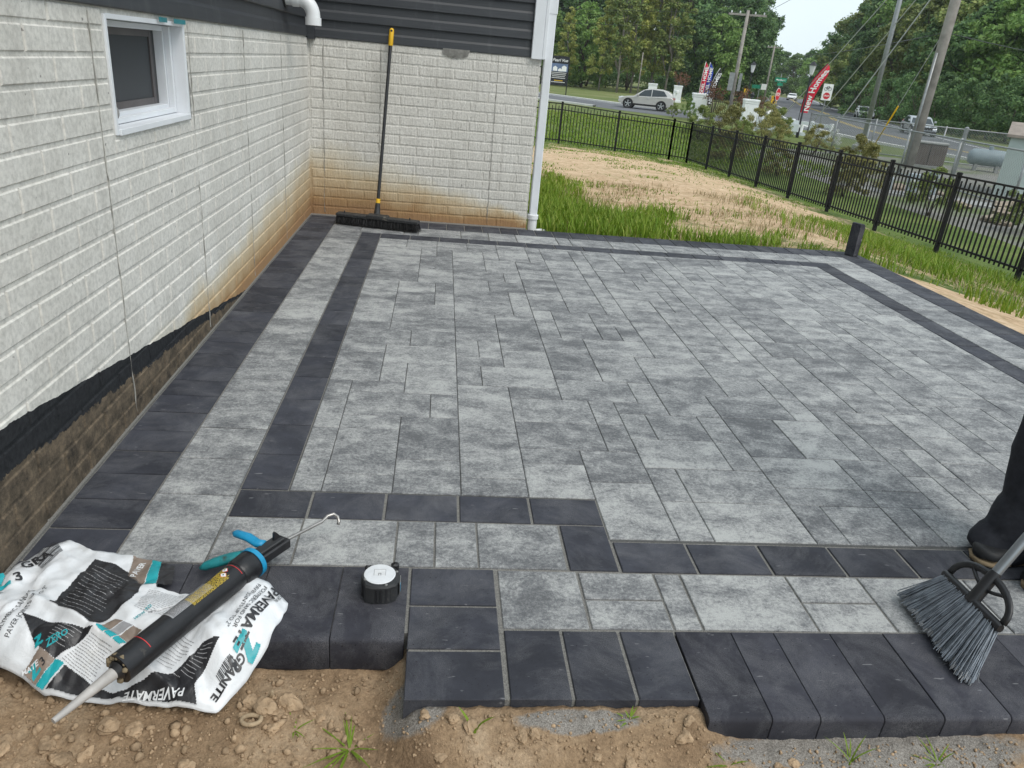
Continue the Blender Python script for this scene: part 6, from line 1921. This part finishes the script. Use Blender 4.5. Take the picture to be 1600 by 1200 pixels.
# ---- utility yard
tb = empty('transformer_box', (20.0, 30.4, GZ), 'brown utility transformer box behind the chain link fence', 'utility box'); tb.rotation_euler.z = R(-30)
b = MB(); b.cbox(-.60, .60, -.45, .45, .10, .92, .02); at(tb, b, 'cabinet', M['box_brown'])
b = MB(); b.cbox(-.64, .64, -.49, .49, .92, 1.0, .02); at(tb, b, 'lid', M['concrete'])
b = MB(); b.box(-.01, .01, -.46, -.449, .14, .90); at(tb, b, 'door_seam', M['sign_black'])
b = MB(); b.box(-.75, .75, -.60, .60, -.1, .10); at(tb, b, 'pad', M['concrete'])
sh = empty('utility_shed', (18.6, 22.4, GZ), 'pale green utility shed cut off by the right edge', 'shed'); sh.rotation_euler.z = R(-38)
b = MB(); b.box(-1.1, 1.3, -.8, .9, 0, 1.72); at(sh, b, 'wall', M['pale_green'])
b = MB(); b.prism([(-.95, 1.72), (1.05, 1.72), (1.05, 1.80), (.05, 2.15), (-.95, 1.80)], -1.22, 1.42, None, 'x'); at(sh, b, 'roof', M['pale_roof'])
b = MB(); b.box(.1, .9, -.815, -.801, .05, 1.6); o = at(sh, b, 'door', M['pale_green'])
b = MB(); b.box(.16, .20, -.84, -.816, .8, .95); at(sh, b, 'handle', M['galv'])
tk = empty('gas_tank', (22.8, 30.6, GZ), 'grey horizontal gas tank beside the pale shed', 'tank'); tk.rotation_euler.z = R(-30)
Mx = Matrix.Translation((0, 0, .55)) @ Matrix.Rotation(R(90), 4, 'Y')
b = MB(); b.lathe([(.05, -.78), (.22, -.74), (.31, -.62), (.33, -.5), (.33, .5), (.31, .62), (.22, .74), (.05, .78)], 20, Mx); at(tk, b, 'shell', M['tank'], auto=50)
for x in (-.4, .4): b = MB(); b.box(x - .06, x + .06, -.22, .22, 0, .28); at(tk, b, 'foot', M['concrete'])
b = MB(); b.lathe([(.09, .86), (.09, 1.0), (.05, 1.03)], 12); at(tk, b, 'valve_dome', M['tank'])
for k, (x, y, h, w) in enumerate(((13.2, 20.4, .62, .30), (13.65, 20.2, .72, .26), (12.6, 20.6, .45, .24))):
    r = empty('meter_pedestal', (x, y, float(zg(x, y))), ('wide', 'taller', 'short')[k] + ' grey meter pedestal just beyond the right fence', 'utility box', 'meter pedestals'); r.rotation_euler.z = R(-30)
    b = MB(); b.cbox(-w / 2, w / 2, -.12, .12, .12, h, .015); at(r, b, 'box', M['meter'])
    b = MB(); b.tube([(0, -.12, h * .7), (0, -.19, h * .7)], .07, 12); at(r, b, 'dial', M['lamp_glass'])
    b = MB(); b.box(-.04, .04, -.04, .04, -.1, .12); at(r, b, 'stem', M['galv'])
pad = MB(); pad.box(-1.3, 2.2, -.5, .6, -.3, .05); tag(pad.build('concrete_pad', M['concrete'], None, loc=(13.2, 20.6, float(zg(13.2, 20.6))), rot=(0, 0, R(-32))), 'pale concrete pad under the meter pedestals', 'slab')
rs_ = np.random.default_rng(4)
for k in range(14):
    x = 11.5 + rs_.uniform(0, 4.5); y = 15 + rs_.uniform(0, 8)
    r = rs_.uniform(.10, .26); o = link('boulder', protos[k % 6].copy(), None, None, (x, y, float(zg(x, y)) + r * .3), (0, 0, rs_.uniform(0, 6))); o.data.materials.clear(); o.data.materials.append(M['stone']); o.scale = (r * 1.4, r, r * .8)
    tag(o, 'pale landscaping rock in the bed beyond the right fence', 'rock', 'landscaping rocks beyond the fence')

# ================================================================== CARS
def car(name, x, y, rz, paint, label, L=4.55, W=1.86, Hh=1.66, kind='suv', z=GZ + .012):
    r = empty(name, (x, y, z), label, 'car'); r.rotation_euler.z = rz
    # local: front towards -x, length along x
    if kind == 'suv':
        low = [(-.50, .42), (-.495, .60), (-.470, .72), (-.40, .84), (-.22, .92), (-.10, .955), (.25, 1.0), (.44, 1.02), (.49, .96), (.50, .60), (.485, .40), (.40, .30), (-.42, .28)]
        roof = [(-.225, .92), (-.12, 1.24), (-.05, 1.43), (.02, 1.53), (.11, 1.57), (.24, 1.55), (.36, 1.46), (.44, 1.28), (.482, 1.0)]
    else:
        low = [(-.50, .40), (-.495, .58), (-.46, .68), (-.25, .80), (-.12, .84), (.28, .88), (.46, .90), (.50, .80), (.495, .45), (.40, .26), (-.42, .26)]
        roof = [(-.20, .82), (-.05, 1.28), (.06, 1.38), (.20, 1.36), (.36, .92)]
    def sect(poly, wb, wt, zb, zt):
        V = []; n = len(poly)
        out = []
        for s in (-1, 1):
            for px, pz in poly:
                t = (pz - zb) / (zt - zb); w = wb + (wt - wb) * max(0, min(1, t))
                e = 1 - .10 * max(0, (abs(px) - .36) / .14) ** 2
                V.append((px * L, s * W / 2 * w * e, pz))
        F = [tuple(range(n)), tuple(range(2 * n - 1, n - 1, -1))] + [(k, n + k, n + (k + 1) % n, (k + 1) % n) for k in range(n)]
        return V, F
    b = MB(); b.add(*sect(low, .96, .97, .3, 1.0)); at(r, b, 'body', M[paint], bevel=.04, auto=30)
    b = MB(); b.add(*sect(roof, .95, .74, .92, 1.6)); cab = at(r, b, 'cabin', M[paint], bevel=.03, auto=30)
    zlo = .97 if kind == 'suv' else .88; ztop = 1.47 if kind == 'suv' else 1.28
    for s in (-1, 1):
        sets = ([[(-.165, zlo), (.085, zlo + .03), (.085, ztop + .03), (-.045, ztop - .07)], [(.10, zlo + .03), (.37, zlo + .14), (.30, ztop - .02), (.10, ztop + .03)]] if kind == 'suv' else
                [[(-.15, zlo), (.07, zlo), (.07, ztop), (-.03, ztop - .06)], [(.085, zlo), (.29, zlo + .03), (.20, ztop - .02), (.085, ztop)]])
        for P in sets:
            V = []
            for e in (-.03, .02):
                for px, pz in P:
                    t = (pz - .92) / .68; w = .95 + (.74 - .95) * max(0, min(1, t)); V.append((px * L, s * (W / 2 * w + e), pz))
            b = MB(); b.add(V, [(3, 2, 1, 0), (4, 5, 6, 7)] + [(k, (k + 1) % 4, 4 + (k + 1) % 4, 4 + k) for k in range(4)]); at(r, b, 'side_window', M['carglass'])
        b = MB(); b.cbox(-.17 * L, -.13 * L, s * W * .49 - .02, s * W * .49 + s * .12 if s > 0 else s * W * .49 + .02, .98, 1.12, .01) if s > 0 else b.cbox(-.17 * L, -.13 * L, s * W * .49 - .12, s * W * .49 + .02, .98, 1.12, .01)
        at(r, b, 'mirror', M[paint])
        b = MB(); b.box(-.33 * L, .33 * L, s * W * .475 - .03, s * W * .475 + .03, .27, .40); at(r, b, 'sill_trim', M['tyre'])
        b = MB(); b.box(.02 * L, .06 * L, s * W * .485 - .012, s * W * .485 + .012, .84, .87); at(r, b, 'door_handle', M['alloy'])
        b = MB(); b.cbox(-.497 * L, -.40 * L, s * W * .33 - .16, s * W * .33 + .16, .68, .80, .02); at(r, b, 'headlight', M['lampclear'])
        b = MB(); b.cbox(.43 * L, .498 * L, s * W * .34 - .14, s * W * .34 + .14, .86, 1.0, .02); at(r, b, 'tail_light', M['lampred'])
        for wx in (-.315, .285):
            rd_ = .355; c = Vector((wx * L, s * (W / 2 - .12), rd_))
            Mx = Matrix.Translation(c) @ Matrix.Rotation(R(90), 4, 'X')
            b = MB(); b.lathe([(rd_ * 1.13, -.115), (rd_ * 1.13, .124)], 22, Mx); at(r, b, 'wheel_arch', M['tyre'])
            b = MB(); b.lathe([(rd_ * .72, -.12), (rd_ * .96, -.125), (rd_, -.09), (rd_, .09), (rd_ * .96, .132), (rd_ * .72, .130)], 22, Mx); wl = at(r, b, 'wheel', M['tyre'])
            b = MB()
            so_ = .135 * (1 if s < 0 else -1)
            b.lathe([(rd_ * .70, -abs(so_) + .004), (rd_ * .70, abs(so_) - .002), (rd_ * .62, abs(so_) - .02)], 22, Mx)
            for k in range(5):
                a = 2 * math.pi * k / 5
                b.box(-.03, .03, .02, rd_ * .68, -.145, .145, Mx @ Matrix.Rotation(a, 4, 'Z'))
            at(wl, b, 'rim', M['alloy'])
    fz = (-.455, .52, .66) if kind == 'suv' else (-.46, .48, .6)
    b = MB(); b.cbox(-.502 * L, -.48 * L, -.5, .5, .46, .66, .01); at(r, b, 'grille', M['tyre'])
    # windscreen
    P = [(-.195, .97), (-.075, 1.42)] if kind == 'suv' else [(-.18, .86), (-.06, 1.24)]
    V = []
    for px, pz in P:
        w = W / 2 * (.86 if pz < 1.1 else .70); V += [(px * L - .035, -w, pz), (px * L - .035, w, pz)]
    V += [(v[0] + .05, v[1], v[2] - .02) for v in V]
    b = MB(); b.add(V, [(0, 1, 3, 2), (4, 6, 7, 5), (0, 2, 6, 4), (1, 5, 7, 3), (0, 4, 5, 1), (2, 3, 7, 6)]); at(r, b, 'windscreen', M['carglass'])
    return r
car('parked_car', 15.95, 61.6, math.atan2(60.95 - 61.8, 17.15 - 14.875), 'champagne', 'beige sport utility car driving along the side street', 4.3)
car('car', 37.6, 59.5, R(72), 'silver', 'silver car on the main road behind the thick wooden pole', 4.5, kind='sedan')
car('car', 48.6, 88.0, R(68), 'whitecar', 'white car on the main road farther left behind the chain link', 4.5, kind='sedan')
car('truck', 80.0, 178.0, R(62), 'whitecar', 'tiny white vehicle far down the road at the crest', 5.2, 2.0, 1.9, 'suv')

# ================================================================== HAZE
hb = MB(); hb.box(-905, 1405, -65, 1805, -2.6, 27.5)
hz_ = hb.build('haze', None); hz_['kind'] = 'stuff'
hm = bpy.data.materials.new('thin_air_haze'); hm.use_nodes = True; hm.node_tree.nodes.clear()
ho = hm.node_tree.nodes.new('ShaderNodeOutputMaterial'); hv = hm.node_tree.nodes.new('ShaderNodeVolumePrincipled')
hv.inputs['Color'].default_value = (.90, .95, 1.0, 1); hv.inputs['Density'].default_value = .00022
hm.node_tree.links.new(hv.outputs[0], ho.inputs['Volume']); hz_.data.materials.append(hm)
